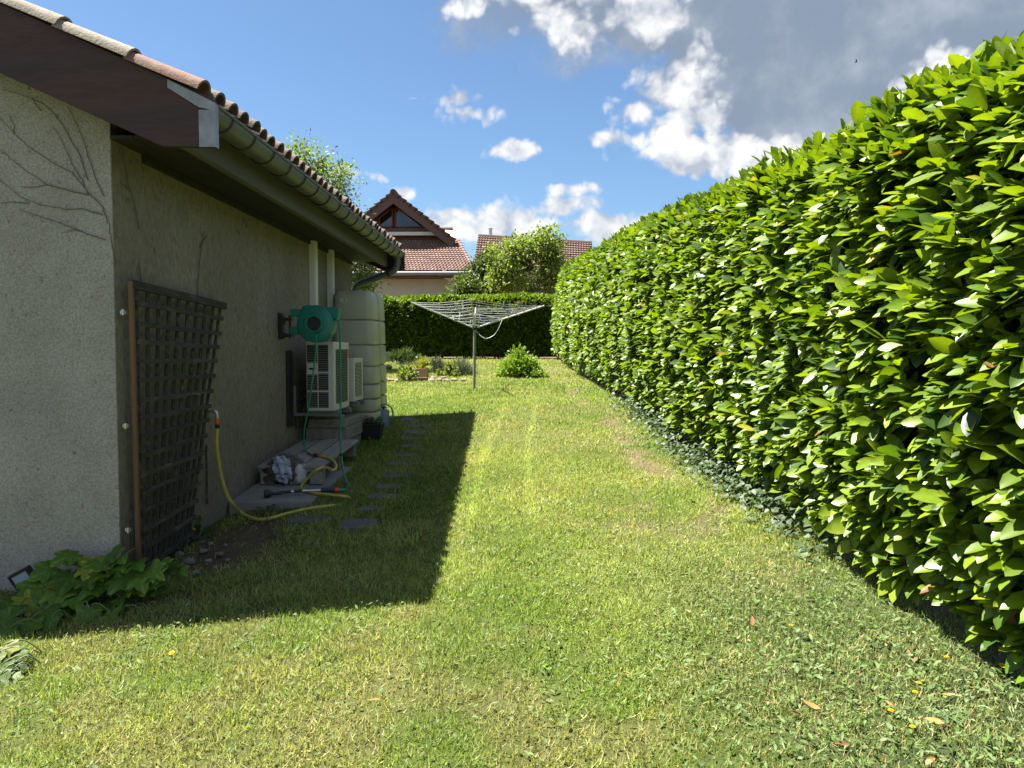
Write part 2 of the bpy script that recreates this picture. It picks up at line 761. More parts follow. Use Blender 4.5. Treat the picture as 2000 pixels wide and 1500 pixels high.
# ================================================================== GROUND
def soil_mask(x, y):
    """1 where bare earth shows, 0 where turf grows"""
    hx = hedge_x(y)
    d = hx - x
    n = fbm(x, y, 0.55, 4, 3)
    n2 = fbm(x, y, 1.7, 3, 8)
    m = sst(-0.20 + (n - 0.5) * 0.4 - d, -0.12, 0.10)                       # foot of the hedge
    strip = np.exp(-((d - 0.42 - (n2 - .5) * .5) / 0.26) ** 2) * sst(n, 0.44, 0.62) * sst(y, 3.4, 5.0)
    m = np.maximum(m, 0.85 * strip)
    bed = np.exp(-(((x + 1.98) / 0.34) ** 2 + ((y - 4.95) / 0.62) ** 2)) * sst(n, 0.25, 0.5)
    m = np.maximum(m, np.clip(bed * 1.4, 0, 1))
    bed2 = np.exp(-(((x + 2.6) / 0.7) ** 2 + ((y - 4.02) / 0.14) ** 2)) * sst(n, 0.25, 0.55)
    m = np.maximum(m, bed2)
    far = np.exp(-(((x + 1.9) / 1.6) ** 2 + ((y - 15.8) / 1.4) ** 2)) * sst(n, 0.46, 0.62)
    m = np.maximum(m, far * 0.9)
    fh = sst(y, 20.9, 21.4) * (x < 3)
    m = np.maximum(m, fh)
    for (cx, cy, r) in ((0.13, 3.75, 0.20), (0.75, 5.0, 0.22), (0.95, 7.6, 0.25), (0.62, 5.6, .2)):
        m = np.maximum(m, np.exp(-(((x - cx) / (r * 1.5)) ** 2 + ((y - cy) / r) ** 2)) * sst(n, 0.45, 0.65) * 0.7)
    return m


def lawn_colour(x, y):
    n1 = fbm(x, y, 0.9, 4, 21)[..., None]
    n2 = fbm(x, y, 0.28, 3, 31)[..., None]
    n3 = fbm(x, y, 2.3, 3, 41)[..., None]
    green = np.array((0.172, 0.252, 0.042))
    yellow = np.array((0.294, 0.338, 0.090))
    dry = np.array((0.375, 0.318, 0.140))
    blue = np.array((0.148, 0.196, 0.078))
    c = green + (yellow - green) * sst(n1, 0.25, 0.75)
    c = c + (dry - c) * (sst(n2 * 0.5 + n3 * 0.5, 0.50, 0.68) * 0.55)
    wz = (sst(x, 0.25, 1.3) * sst(5.2 - y, 0, 1.8))[..., None]                 # weedy corner by the near hedge
    c = c + (blue - c) * np.clip(wz * 0.8 + 0.25 * sst(n3, .45, .7), 0, 1)
    for x0 in (-0.36, 0.07):                                                   # faint pale wheel tracks
        tr = np.exp(-((x - x0 - 0.06 * np.sin(y * .7)) / 0.035) ** 2) * sst(y, 4.5, 6.0) * sst(12.0 - y, 0, 2)
        c = c * (1 + 0.40 * tr[..., None])
    return c


def build_ground():
    def axis(lo, hi, step, far):
        core = np.arange(lo, hi + step / 2, step)
        out = []
        s = step
        p = hi
        while p < far:
            s *= 1.45
            p += s
            out.append(p)
        neg = []
        s = step
        p = lo
        while p > -far:
            s *= 1.45
            p -= s
            neg.append(p)
        return np.concatenate([neg[::-1], core, out])

    xs = axis(-3.2, 3.2, 0.07, 900.0)
    ys = axis(1.0, 23.0, 0.09, 900.0)
    X, Y = np.meshgrid(xs, ys)
    Z = ground(X, Y) + (fbm(X, Y, 0.8, 3, 5) - 0.5) * 0.035 * (np.abs(X) < 8) - 0.004
    sm = soil_mask(X, Y)
    Z -= sm * 0.012
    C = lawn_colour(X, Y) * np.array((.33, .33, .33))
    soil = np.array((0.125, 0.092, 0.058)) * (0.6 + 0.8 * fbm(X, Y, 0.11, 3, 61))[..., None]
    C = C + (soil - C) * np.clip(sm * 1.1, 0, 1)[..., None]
    ny, nx = X.shape
    v = np.stack([X, Y, Z], -1).reshape(-1, 3)
    i = np.arange(ny * nx).reshape(ny, nx)
    q = np.stack([i[:-1, :-1], i[:-1, 1:], i[1:, 1:], i[1:, :-1]], -1).reshape(-1, 4)
    me = bpy.data.meshes.new("ground")
    me.vertices.add(len(v))
    me.vertices.foreach_set("co", v.astype(np.float32).ravel())
    me.loops.add(q.size)
    me.loops.foreach_set("vertex_index", q.astype(np.int32).ravel())
    me.polygons.add(len(q))
    me.polygons.foreach_set("loop_start", np.arange(0, q.size, 4, dtype=np.int32))
    try:
        me.polygons.foreach_set("loop_total", np.full(len(q), 4, np.int32))
    except Exception:
        pass
    me.polygons.foreach_set("use_smooth", np.ones(len(q), bool))
    me.update(calc_edges=True)
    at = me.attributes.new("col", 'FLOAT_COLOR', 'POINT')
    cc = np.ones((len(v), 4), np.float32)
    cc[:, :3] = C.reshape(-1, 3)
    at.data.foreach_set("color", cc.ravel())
    m = bpy.data.materials.new("ground_turf_and_soil")
    m.use_nodes = True
    nt = m.node_tree
    L = nt.links
    b = nt.nodes["Principled BSDF"]
    b.inputs["Roughness"].default_value = 0.95
    b.inputs["Specular IOR Level"].default_value = 0.1
    a = nt.nodes.new("ShaderNodeAttribute")
    a.attribute_name = "col"
    tc = nt.nodes.new("ShaderNodeTexCoord")
    n = nt.nodes.new("ShaderNodeTexNoise")
    n.inputs["Scale"].default_value = 55
    n.inputs["Detail"].default_value = 6
    n.inputs["Roughness"].default_value = 0.7
    L.new(tc.outputs["Object"], n.inputs["Vector"])
    mr = nt.nodes.new("ShaderNodeMapRange")
    L.new(n.outputs["Fac"], mr.inputs[0])
    mr.inputs[1].default_value = 0.3
    mr.inputs[2].default_value = 0.7
    mr.inputs[3].default_value = 0.55
    mr.inputs[4].default_value = 1.4
    s = nt.nodes.new("ShaderNodeVectorMath")
    s.operation = 'SCALE'
    L.new(a.outputs["Color"], s.inputs[0])
    L.new(mr.outputs[0], s.inputs[3])
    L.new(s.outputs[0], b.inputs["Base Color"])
    bp = nt.nodes.new("ShaderNodeBump")
    bp.inputs["Strength"].default_value = 0.9
    bp.inputs["Distance"].default_value = 0.02
    L.new(n.outputs["Fac"], bp.inputs["Height"])
    L.new(bp.outputs[0], b.inputs["Normal"])
    me.materials.append(m)
    o = bpy.data.objects.new("ground", me)
    COL.objects.link(o)
    tag(o, "garden ground of mown turf with bare earth along the hedge", "ground", kind="structure")


build_ground()

STONES = [(668, 751, 1014, 1033), (702, 755, 989, 998), (721, 781, 965, 974), (736, 795, 946, 954), (751, 804, 925, 932),
          (760, 812, 902, 909), (778, 826, 885, 892), (784, 828, 868, 874), (786, 824, 854, 859), (792, 837, 841, 847),
          (800, 840, 829, 834), (784, 820, 816, 822), (567, 647, 1009, 1021)]
STONE_BOX = []
for (x0, x1, y0, y1) in STONES:
    a = on_ground((x0 + x1) / 2, y0)
    b = on_ground((x0 + x1) / 2, y1)
    l = on_ground(x0, (y0 + y1) / 2)
    r = on_ground(x1, (y0 + y1) / 2)
    STONE_BOX.append(((l.x + r.x) / 2, (a.y + b.y) / 2, abs(r.x - l.x), abs(a.y - b.y)))

SLAB = (-2.345, -1.70, 5.72, 7.0)


def no_grass(x, y):
    k = (x < -2.32) & (y > 4.18) & (y < 9.97)
    k |= (x < -2.34) & (y > 4.18)  & (y < 10)
    k |= (x > SLAB[0]) & (x < SLAB[1] + 0.01) & (y > SLAB[2] - .01) & (y < SLAB[3])
    for (cx, cy, w, h) in STONE_BOX:
        k |= (np.abs(x - cx) < w / 2 - .02) & (np.abs(y - cy) < max(h, .11) / 2 - .028)
    return k


def build_grass():
    mat = leafmat("grass_blades", rough=0.5, trans=0.42, tint=(1.25, 1.3, 0.55), spec=0.25, var=0.12, nscale=3)
    # blade template: 5 vertices
    meshes = []
    zones = [  # y0, y1, x0, x1, blades per m2, length, width
        (1.6, 4.4, -3.3, 2.6, 12500, 0.040, 0.0034),
        (4.4, 7.5, -2.4, 2.3, 7600, 0.040, 0.0042),
        (7.5, 12.0, -3.2, 2.0, 3600, 0.042, 0.0058),
        (12.0, 17.0, -4.6, 1.6, 1500, 0.042, 0.0090),
        (17.0, 21.6, -6.0, 1.4, 800, 0.045, 0.0120),
    ]
    allP, allR, allS, allC = [], [], [], []
    for (y0, y1, x0, x1, den, ln, wd) in zones:
        n = int((y1 - y0) * (x1 - x0) * den)
        x = rng.uniform(x0, x1, n)
        y = rng.uniform(y0, y1, n)
        # only what the camera and a step beside it could see
        vis = (np.abs(x + 0.02 * y) < 0.74 * y + 0.9)
        sm = soil_mask(x, y)
        keep = vis & (rng.uniform(0, 1, n) > sm * 0.97) & ~no_grass(x, y) & (x < hedge_x(y) + 0.25)
        tuft = fbm(x, y, 0.075, 2, 71)
        keep &= rng.uniform(0, 1, n) < sst(tuft, 0.22, 0.55) * 0.70 + 0.30
        x = x[keep]
        y = y[keep]
        n = len(x)
        z = ground(x, y) - 0.006
        az = rng.uniform(0, 2 * PI, n)
        lean = np.clip(rng.normal(0.78, 0.36, n), 0.05, 1.45)
        axis = np.stack([np.cos(az) * np.sin(lean), np.sin(az) * np.sin(lean), np.cos(lean)], -1)
        side = np.stack([-np.sin(az), np.cos(az), 0 * az], -1)
        tw = rng.normal(0, 0.6, n)
        up = np.cross(side, axis)
        up = up * np.cos(tw)[:, None] + side * np.sin(tw)[:, None]
        R = frames(axis, up)
        P = np.stack([x, y, z], -1)
        long_ = fbm(x, y, 0.35, 3, 91)
        L_ = ln * rng.uniform(0.55, 1.35, n) * (0.75 + 0.5 * long_)
        shade = (x < -0.7) & (y > 4.2)
        L_ = np.where(shade, L_ * 1.1, L_)
        S = np.stack([wd * rng.uniform(0.7, 1.4, n), L_, L_], -1)
        C = lawn_colour(x, y)
        br = (0.42 + 1.35 * rng.beta(1.5, 2.0, n))[:, None]
        C = C * br
        dryp = rng.uniform(0, 1, n)
        dry = np.array((0.42, 0.36, 0.17))
        dd = (dryp < 0.08 + 0.20 * sst(fbm(x, y, 0.7, 3, 101), .5, .7))[:, None]
        C = np.where(dd, dry * rng.uniform(0.7, 1.25, n)[:, None], C)
        allP.append(P); allR.append(R); allS.append(S); allC.append(C)
    P = np.concatenate(allP); R = np.concatenate(allR); S = np.concatenate(allS); C = np.concatenate(allC)
    tv = np.array([(-.5, 0, 0), (.5, 0, 0), (-.38, .55, .04), (.38, .55, .04), (0, 1, -.10)])
    tf = [(0, 1, 3, 2), (2, 3, 4)]
    me = scatter_mesh("lawn_grass", tv, tf, R, P, S, C, mat, smooth=False)
    o = link("lawn_grass", me)
    tag(o, "short mown grass covering the lawn between house and hedge", "grass", kind="stuff")
    print("grass blades", len(P))

    # small round weed leaves (clover, plantain, daisy) lying in the turf
    mat2 = leafmat("lawn_weed_leaves", rough=0.62, trans=0.35, tint=(1.2, 1.35, 0.5), spec=0.25, var=0.15, nscale=40)
    P, R, S, C = [], [], [], []
    for (y0, y1, x0, x1, den, sz) in ((1.6, 4.4, -3.3, 2.5, 1500, 0.0105), (4.4, 8.0, -2.3, 2.2, 700, 0.013), (8, 14, -3.0, 1.6, 160, 0.020)):
        n = int((y1 - y0) * (x1 - x0) * den)
        x = rng.uniform(x0, x1, n)
        y = rng.uniform(y0, y1, n)
        weedy = 0.25 + 0.55 * sst(fbm(x, y, 0.6, 3, 111), .45, .65) + 1.3 * sst(x, 0.3, 1.4) * sst(5.0 - y, 0, 2.0)
        keep = (np.abs(x + 0.02 * y) < 0.74 * y + 0.9) & (rng.uniform(0, 1, n) < weedy) & ~no_grass(x, y) & (x < hedge_x(y) + 0.05)
        keep &= rng.uniform(0, 1, n) > soil_mask(x, y) * 0.8
        x = x[keep]; y = y[keep]; n = len(x)
        z = ground(x, y) + rng.uniform(0.006, 0.036, n)
        az = rng.uniform(0, 2 * PI, n)
        el = rng.normal(0.25, 0.3, n)
        axis = np.stack([np.cos(az) * np.cos(el), np.sin(az) * np.cos(el), np.sin(el)], -1)
        up = np.stack([rng.normal(0, .35, n), rng.normal(0, .35, n), np.ones(n)], -1)
        R.append(frames(axis, up))
        P.append(np.stack([x, y, z], -1))
        wz = sst(x, 0.3, 1.5) * sst(5.0 - y, 0, 2.0)
        s = sz * rng.uniform(0.6, 1.5, n) * (1 + 0.55 * wz * rng.uniform(0, 1, n))
        S.append(np.stack([s * rng.uniform(0.5, 1.0, n), s * rng.uniform(1.1, 2.4, n), s], -1))
        c = np.array((0.085, 0.145, 0.028)) + (np.array((0.180, 0.235, 0.105)) - np.array((0.085, 0.145, 0.028))) * rng.uniform(0, 1, (n, 1)) ** 1.5
        C.append(c * rng.uniform(0.75, 1.25, (n, 1)))
    tv, tf = leaf_template([(0, .08), (.3, .42), (.65, .45), (1, 0)], fold=.25, droop=.12)
    me = scatter_mesh("lawn_weeds", tv, tf, np.concatenate(R), np.concatenate(P), np.concatenate(S), np.concatenate(C), mat2)
    o = link("lawn_weeds", me)
    tag(o, "small clover and plantain leaves mixed through the lawn", "weeds", kind="stuff")
    print("weeds", len(me.polygons))


build_grass()

# ================================================================== THE HOUSE ON THE LEFT
WX = -2.362            # outer face of the long wall
GY = 4.20              # outer face of the gable wall
FY = 9.95              # far end of the long wall
RY0, RY1 = 3.97, 10.12  # roof verges
EX = -1.70             # tile edge at the eave
EZ = 2.915             # underside of the tiles at the eave
SL = 0.452             # roof slope
RIDGE_X = -6.4

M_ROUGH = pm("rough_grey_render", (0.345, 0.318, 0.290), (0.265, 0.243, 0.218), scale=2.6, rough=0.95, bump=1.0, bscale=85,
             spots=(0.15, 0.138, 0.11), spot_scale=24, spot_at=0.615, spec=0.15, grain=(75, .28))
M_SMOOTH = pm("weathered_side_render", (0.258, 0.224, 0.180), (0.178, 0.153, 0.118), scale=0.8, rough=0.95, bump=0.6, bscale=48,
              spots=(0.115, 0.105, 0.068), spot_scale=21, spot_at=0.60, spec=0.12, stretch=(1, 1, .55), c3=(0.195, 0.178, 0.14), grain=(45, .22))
M_BARGE = pm("dark_brown_bargeboard", (0.050, 0.0175, 0.0155), (0.026, 0.0135, 0.0155), scale=1.3, rough=0.72, bump=0.35, bscale=30, stretch=(.6, 1, 4), grain=(14, .22))
M_SOFFIT = pm("dark_soffit_boards", (0.022, 0.018, 0.014), (0.014, 0.012, 0.010), scale=3, rough=0.8, stretch=(6, 1, 1))
M_FASCIA = pm("grey_weathered_beam", (0.105, 0.098, 0.086), (0.070, 0.066, 0.060), scale=5, rough=0.85, bump=0.4, bscale=35, stretch=(1, .15, 2))
M_ZINC = pm("zinc_gutter", (0.128, 0.127, 0.120), (0.094, 0.093, 0.087), scale=3.5, rough=0.5, metallic=0.35, stretch=(1, 2.5, 1))
M_RING = pm("gutter_bracket_metal", (0.045, 0.045, 0.040), (0.03, 0.03, 0.028), scale=8, rough=0.6, metallic=0.5)
M_FLASH = pm("bare_zinc_flashing", (0.30, 0.30, 0.30), (0.17, 0.175, 0.175), scale=9, rough=0.45, metallic=0.55)
M_TILE = pm("clay_roof_tile", (.3, .2, .15), (0.10, 0.085, 0.065), scale=9, rough=0.9, bump=0.5, bscale=50, c3=(0.15, 0.135, 0.105),
            rand_ramp=[(0.0, (0.11, 0.088, 0.072)), (0.3, (0.14, 0.085, 0.064)), (0.55, (0.125, 0.102, 0.085)), (0.8, (0.08, 0.058, 0.048)), (1.0, (0.15, 0.10, 0.078))])
M_TILE_PALE = pm("lichen_clay_tile", (0.235, 0.200, 0.155), (0.165, 0.135, 0.10), scale=7, rough=0.95, bump=0.5, bscale=60, c3=(0.17, 0.15, 0.11))
M_TILE_RED = pm("red_clay_tile", (0.19, 0.092, 0.064), (0.145, 0.082, 0.06), scale=8, rough=0.9, bump=0.4, bscale=60, c3=(0.17, 0.14, 0.10))
M_VINE = pm("dry_vine_stem", (0.125, 0.108, 0.082), (0.09, 0.078, 0.06), scale=30, rough=0.9)
M_WHITE_PVC = pm("white_plastic_trunking", (0.70, 0.70, 0.66), (0.62, 0.62, 0.57), scale=3, rough=0.45, stretch=(1, 1, .3))


def roof_z(x):
    return EZ + (EX - x) * SL if x > RIDGE_X else EZ + (EX - RIDGE_X) * SL - (RIDGE_X - x) * SL


def tile_mesh(name, r=0.066, length=0.42, thick=0.014, n=8, taper=0.86):
    """half-round cover tile: along +X uphill is -X; axis along X, arch in YZ; local origin at the lower lip"""
    mb = MB()
    vs = []
    for (x, k) in ((0.0, 1.0), (-length * .5, (1 + taper) / 2), (-length, taper)):
        for rr in (r * k, (r - thick) * k):
            for i in range(n + 1):
                a = PI * i / n
                vs.append((x, math.cos(a) * rr, math.sin(a) * rr * 0.92))
    m = n + 1
    fs = []

    def id_(s, layer, i):
        return s * 2 * m + layer * m + i

    for s in range(2):
        for i in range(n):
            fs.append((id_(s, 0, i), id_(s, 0, i + 1), id_(s + 1, 0, i + 1), id_(s + 1, 0, i)))
            fs.append((id_(s, 1, i + 1), id_(s, 1, i), id_(s + 1, 1, i), id_(s + 1, 1, i + 1)))
        for i in (0, n):
            fs.append((id_(s, 0, i), id_(s + 1, 0, i), id_(s + 1, 1, i), id_(s, 1, i)))
    for s in (0, 2):
        for i in range(n):
            fs.append((id_(s, 0, i), id_(s, 1, i), id_(s, 1, i + 1), id_(s, 0, i + 1)))
    mb.add(vs, fs)
    me = mb.mesh(name)
    smooth_by_angle(me, 50)
    return me


def build_house():
    H = thing("house", "grey rendered house with clay tile roof and brown bargeboard on the left", "house", (WX, GY, 0.1))
    # --- walls
    rise = lambda x: roof_z(x) - 0.17
    mb = MB()
    x_l = -10.4
    mb.prism([(WX, GY, -0.4), (WX, GY, rise(WX)), (RIDGE_X, GY, rise(RIDGE_X)), (x_l, GY, rise(x_l)), (x_l, GY, -0.4)], (0, 0.012, 0))
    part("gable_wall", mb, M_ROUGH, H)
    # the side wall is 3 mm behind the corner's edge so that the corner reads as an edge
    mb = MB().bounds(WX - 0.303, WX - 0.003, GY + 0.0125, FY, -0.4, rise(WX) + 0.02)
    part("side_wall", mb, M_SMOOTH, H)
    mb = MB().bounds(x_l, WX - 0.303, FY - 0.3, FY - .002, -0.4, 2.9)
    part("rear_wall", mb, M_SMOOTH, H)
    # --- roof
    th = 0.05
    mb = MB()
    for (y0, y1) in ((RY0 + 0.035, RY1 - 0.035),):
        mb.prism([(EX - 0.10, y0, roof_z(EX - .10) - 0.03), (EX - 0.10, y0, roof_z(EX - .10) - 0.03 - th), (RIDGE_X, y0, roof_z(RIDGE_X) - 0.03 - th),
                  (-11.0, y0, roof_z(-11.0) - .03 - th), (-11.0, y0, roof_z(-11.0) - .03), (RIDGE_X, y0, roof_z(RIDGE_X) - .03)], (0, y1 - y0, 0))
    roof = part("roof", mb, M_SOFFIT, H)
    R0 = wloc(roof)
    me = tile_mesh("roof_tile")
    me.materials.append(M_TILE)
    tilt = math.atan(SL)
    sp = 0.165
    n_t = int((RY1 - RY0 - 0.2) / sp)
    rnd = random.Random(4)
    for course in range(3):
        for k in range(n_t):
            y = RY0 + 0.17 + sp * k
            x = EX - course * 0.36
            o = bpy.data.objects.new("roof_tile", me)
            COL.objects.link(o)
            o.parent = roof
            o.location = Vector((x + rnd.uniform(-.012, .012), y + rnd.uniform(-.006, .006), roof_z(x) + 0.006 + 0.006 * course)) - R0
            o.rotation_euler = (rnd.uniform(-.03, .03), tilt - 0.035 + rnd.uniform(-.012, .012), rnd.uniform(-.02, .02))
    # pan tiles under and above: one corrugated field
    mb = MB()
    ys = np.arange(RY0 + 0.05, RY1 - 0.05, sp / 6)
    xs = [EX - 0.02]
    while xs[-1] > RIDGE_X + .3:
        xs.append(xs[-1] - 0.36)
    vs, fs = [], []
    cols = len(ys)
    rows = 0
    for i, x in enumerate(xs):
        for lift, xx in ((0.0, x), (0.028, x - 0.002)) if i > 3 else ((0.0, x),):
            for y in ys:
                ph = (y - (RY0 + 0.17)) / sp * 2 * PI
                amp = 0.03 if i > 3 else 0.012
                vs.append((xx, y, roof_z(xx) - 0.012 + lift * (1 if i > 3 else 0) + amp * math.cos(ph)))
            rows += 1
    for r in range(rows - 1):
        for c in range(cols - 1):
            fs.append((r * cols + c, r * cols + c + 1, (r + 1) * cols + c + 1, (r + 1) * cols + c))
    mb.add(vs, fs)
    o = part("tile_field", mb, M_TILE, roof, smooth=60)
    o["kind"] = "stuff"
    # verge tiles along the rake
    vm = tile_mesh("verge_tile", r=0.080, length=0.43)
    n_v = 11
    for k in range(n_v):
        x = EX - 0.045 - 0.375 * k
        mm = vm.copy()
        mm.materials.append((M_TILE_RED, M_TILE_PALE, M_TILE_PALE)[k % 3] if k < 6 else (M_TILE_PALE, M_TILE_RED)[k % 2])
        o = bpy.data.objects.new("verge_tile", mm)
        COL.objects.link(o)
        o.parent = roof
        o.location = Vector((x, RY0 + 0.045, roof_z(x) - 0.002)) - R0
        o.rotation_euler = (0.0, tilt - 0.03, rnd.uniform(-.015, .015))
    # ridge tiles (out of frame but the roof is closed)
    # --- bargeboard
    y = RY0
    lo = lambda x: roof_z(x) - 0.385
    top = lambda x: roof_z(x) - 0.012
    kx = -1.95
    zb = lo(kx)
    ex = EX + 0.035
    poly = [(ex, y, zb - 0.005), (ex, y, top(ex)), (RIDGE_X, y, top(RIDGE_X)), (RIDGE_X, y, lo(RIDGE_X)), (kx, y, zb)]
    bb = part("bargeboard", MB().prism(poly, (0, 0.034, 0)), M_BARGE, H, bevel=0.004)
    mb = MB()
    mb.prism([(kx - .01, RY1 - .03, zb), (ex, RY1 - .03, zb - .005), (ex, RY1 - .03, top(ex)), (RIDGE_X, RY1 - .03, top(RIDGE_X)), (RIDGE_X, RY1 - .03, lo(RIDGE_X))], (0, 0.03, 0))
    part("bargeboard", mb, M_BARGE, H)
    # zinc end cap on the bargeboard
    mb = MB()
    mb.bounds(ex - 0.085, ex + 0.004, y - 0.004, y - 0.001, zb - 0.006, top(ex) - 0.055)
    mb.bounds(ex + 0.001, ex + 0.004, y - 0.001, y + 0.038, zb - 0.006, top(ex) - 0.02)
    part("end_cap", mb, M_FLASH, bb)
    mb = MB()
    xa = EX - 0.215
    mb.prism([(ex + .004, y - 0.0045, top(ex) - 0.018), (ex + 0.004, y - 0.0045, top(ex) - 0.062), (ex - .085, y - .0045, top(ex - .085) - .078), (xa, y - 0.0045, top(xa) - 0.05), (xa, y - 0.0045, top(xa) - 0.006)], (0, 0.0025, 0))
    part("drip_flashing", mb, M_FLASH, bb)
    # --- soffit and long beam
    part("eave_beam", MB().bounds(-1.945, -1.885, RY0 + 0.038, RY1 - 0.12, 2.685, 2.895), M_FASCIA, H, bevel=0.006)
    mb = MB()
    for k in range(3):
        x1 = -1.948 - k * 0.138
        mb.bounds(x1 - 0.134, x1, GY - .01, RY1 - .12, 2.748, 2.766)
    part("soffit", mb, M_SOFFIT, H)
    part("wall_plate", MB().bounds(WX - 0.001, WX + 0.02, GY + .35, FY, 2.70, 2.746), M_SOFFIT, H, bevel=.004)
    # --- gutter
    r = 0.081
    gx, gzz = EX - 0.052, EZ - 0.045
    mb = MB()
    n = 14
    vs, fs = [], []
    ycs = [RY0 + 0.045, RY1 - 0.01]
    for yy in ycs:
        for rr in (r, r - 0.004):
            for i in range(n + 1):
                a = PI + PI * i / n
                vs.append((gx + math.cos(a) * rr, yy, gzz + math.sin(a) * rr))
    m = n + 1
    for i in range(n):
        fs.append((i, i + 1, 2 * m + i + 1, 2 * m + i))
        fs.append((m + i + 1, m + i, 3 * m + i, 3 * m + i + 1))
        fs.append((i, m + i, m + i + 1, i + 1))
        fs.append((2 * m + i, 2 * m + i + 1, 3 * m + i + 1, 3 * m + i))
    mb.add(vs, fs)
    mb.tube([(gx + r, ycs[0], gzz), (gx + r, ycs[1], gzz)], 0.011, 8)
    for yy in ycs:
        mb.add([(gx, yy, gzz)] + [(gx + math.cos(PI + PI * i / n) * r, yy, gzz + math.sin(PI + PI * i / n) * r) for i in range(n + 1)],
               [(0, i, i + 1) for i in range(1, n + 1)])
    gut = part("gutter", mb, M_ZINC, H, smooth=40)
    yy = 4.23
    while yy < RY1 - 0.1:
        mb = MB()
        mb.tube([(gx + math.cos(PI + PI * i / 10) * (r + .004), yy, gzz + math.sin(PI + PI * i / 10) * (r + .004)) for i in range(11)], 0.0065, 6)
        part("gutter_bracket", mb, M_RING, gut, smooth=40)
        yy += 0.345
    # --- downpipe at the far end
    mb = MB()
    yy = RY1 - 0.13
    pts = [(gx, yy, gzz - r + .01), (gx, yy, gzz - .15), (gx - .01, yy, gzz - .20), (gx - .05, yy, gzz - .245), (gx - .12, yy, gzz - .28),
           (WX + 0.10, yy - 0.02, 2.46), (WX + .05, yy - .02, 2.42), (WX + .02, yy - .02, 2.33), (WX + .02, yy - .02, 2.2)]
    pts = [(p[0], p[1] + (0.02 if i < 5 else 0.05), p[2]) for i, p in enumerate(pts)]
    mb.tube(pts + [(WX + .02, yy + .03, .75)], 0.045, 12)
    dp = part("downpipe", mb, M_ZINC, H, smooth=50)
    part("pipe_collar", MB().tube([(gx - .105, yy + .02, gzz - .274), (gx - .135, yy + .022, gzz - .287)], 0.052, 12), M_RING, dp, smooth=40)
    # --- white cable ducts on the side wall
    for (Y, w, z0) in ((8.02, 0.10, 1.0), (8.74, 0.085, 1.3)):
        d = part("cable_duct", MB().bounds(WX - 0.002, WX + 0.062, Y, Y + w, z0, 2.745), M_WHITE_PVC, H, bevel=0.004)
        part("duct_cover", MB().bounds(WX + 0.0625, WX + 0.069, Y + .006, Y + w - .006, z0 + .002, 2.74), M_WHITE_PVC, d, bevel=0.002)
    return H


build_house()


# bare creeper stems on the walls
def build_vines():
    Z = 2.5
    gable = [
        [(0, 580), (60, 640), (130, 710), (250, 790), (350, 840), (430, 940), (500, 1010), (525, 1090)],
        [(0, 730), (120, 830), (230, 900), (340, 930), (430, 950)],
        [(0, 880), (100, 960), (200, 1000), (320, 1020), (420, 1020), (500, 1050)],
        [(90, 1020), (200, 1060), (300, 1090), (400, 1130), (515, 1170)],
        [(10, 435), (100, 460), (200, 500), (270, 560), (330, 650), (390, 760), (430, 880)],
        [(330, 520), (390, 640), (430, 760), (470, 880), (510, 960)],
        [(250, 610), (310, 700), (350, 800), (400, 880), (430, 950)],
        [(100, 912), (160, 915), (230, 900)],
        [(0, 990), (70, 985), (140, 990)],
        [(-90, 820), (0, 880)], [(-160, 560), (-60, 560), (0, 580)], [(40, 560), (70, 610), (65, 650)],
        [(150, 470), (180, 520), (200, 540)], [(300, 1140), (360, 1120), (400, 1130)],
    ]
    side = [
        [(530, 1090), (545, 1180), (570, 1285)],
        [(575, 690), (610, 800), (625, 900), (650, 960), (680, 1120)],
        [(1000, 1130), (985, 1200), (972, 1330), (962, 1450)],
        [(680, 1280), (690, 1375)],
        [(600, 900), (640, 930)], [(975, 1210), (1010, 1150)],
    ]
    def stem(pts, plane, side_):
        out = []
        for (a, b) in zip(pts[:-1], pts[1:]):
            for t in (0, .25, .5, .75):
                px = (a[0] + (b[0] - a[0]) * t) / Z + random.uniform(-1.1, 1.1)
                py = (a[1] + (b[1] - a[1]) * t) / Z + random.uniform(-1.1, 1.1)
                out.append(at_x(px, py, WX + 0.005) if side_ else at_y(px, py, GY - 0.006))
        out.append(at_x(pts[-1][0] / Z, pts[-1][1] / Z, WX + 0.005) if side_ else at_y(pts[-1][0] / Z, pts[-1][1] / Z, GY - 0.006))
        return out

    v1 = thing("climbing_vine", "bare creeper stems fanning across the pale gable wall", "vine", (-2.4, GY - .01, 1.6))
    for k, p in enumerate(gable):
        q = stem(p, GY, False)
        m = len(q)
        part("vine_stem", MB().tube(q, [0.0013 + 0.0019 * (i / m) for i in range(m)], 5), M_VINE, v1)
    v2 = thing("climbing_vine", "thin bare creeper stems on the dark side wall above the trellis", "vine", (WX, 4.6, 2.0))
    for k, p in enumerate(side):
        q = stem(p, WX, True)
        m = len(q)
        part("vine_stem", MB().tube(q, 0.0030, 5), M_VINE, v2)


build_vines()

# ================================================================== HEDGES
M_LAUREL = leafmat("laurel_leaf", rough=0.40, trans=0.33, tint=(1.5, 1.5, 0.3), spec=0.42, var=0.10, nscale=12)
M_LAUREL_FAR = leafmat("laurel_leaf_far", rough=0.45, trans=0.36, tint=(1.5, 1.55, 0.35), spec=0.36, var=0.10, nscale=12)
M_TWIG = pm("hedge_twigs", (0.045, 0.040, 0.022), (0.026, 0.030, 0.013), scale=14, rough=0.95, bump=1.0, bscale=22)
M_STEM = pm("hedge_stem_bark", (0.075, 0.055, 0.038), (0.045, 0.035, 0.026), scale=12, rough=0.95, bump=0.8, bscale=40, stretch=(1, 1, .3))

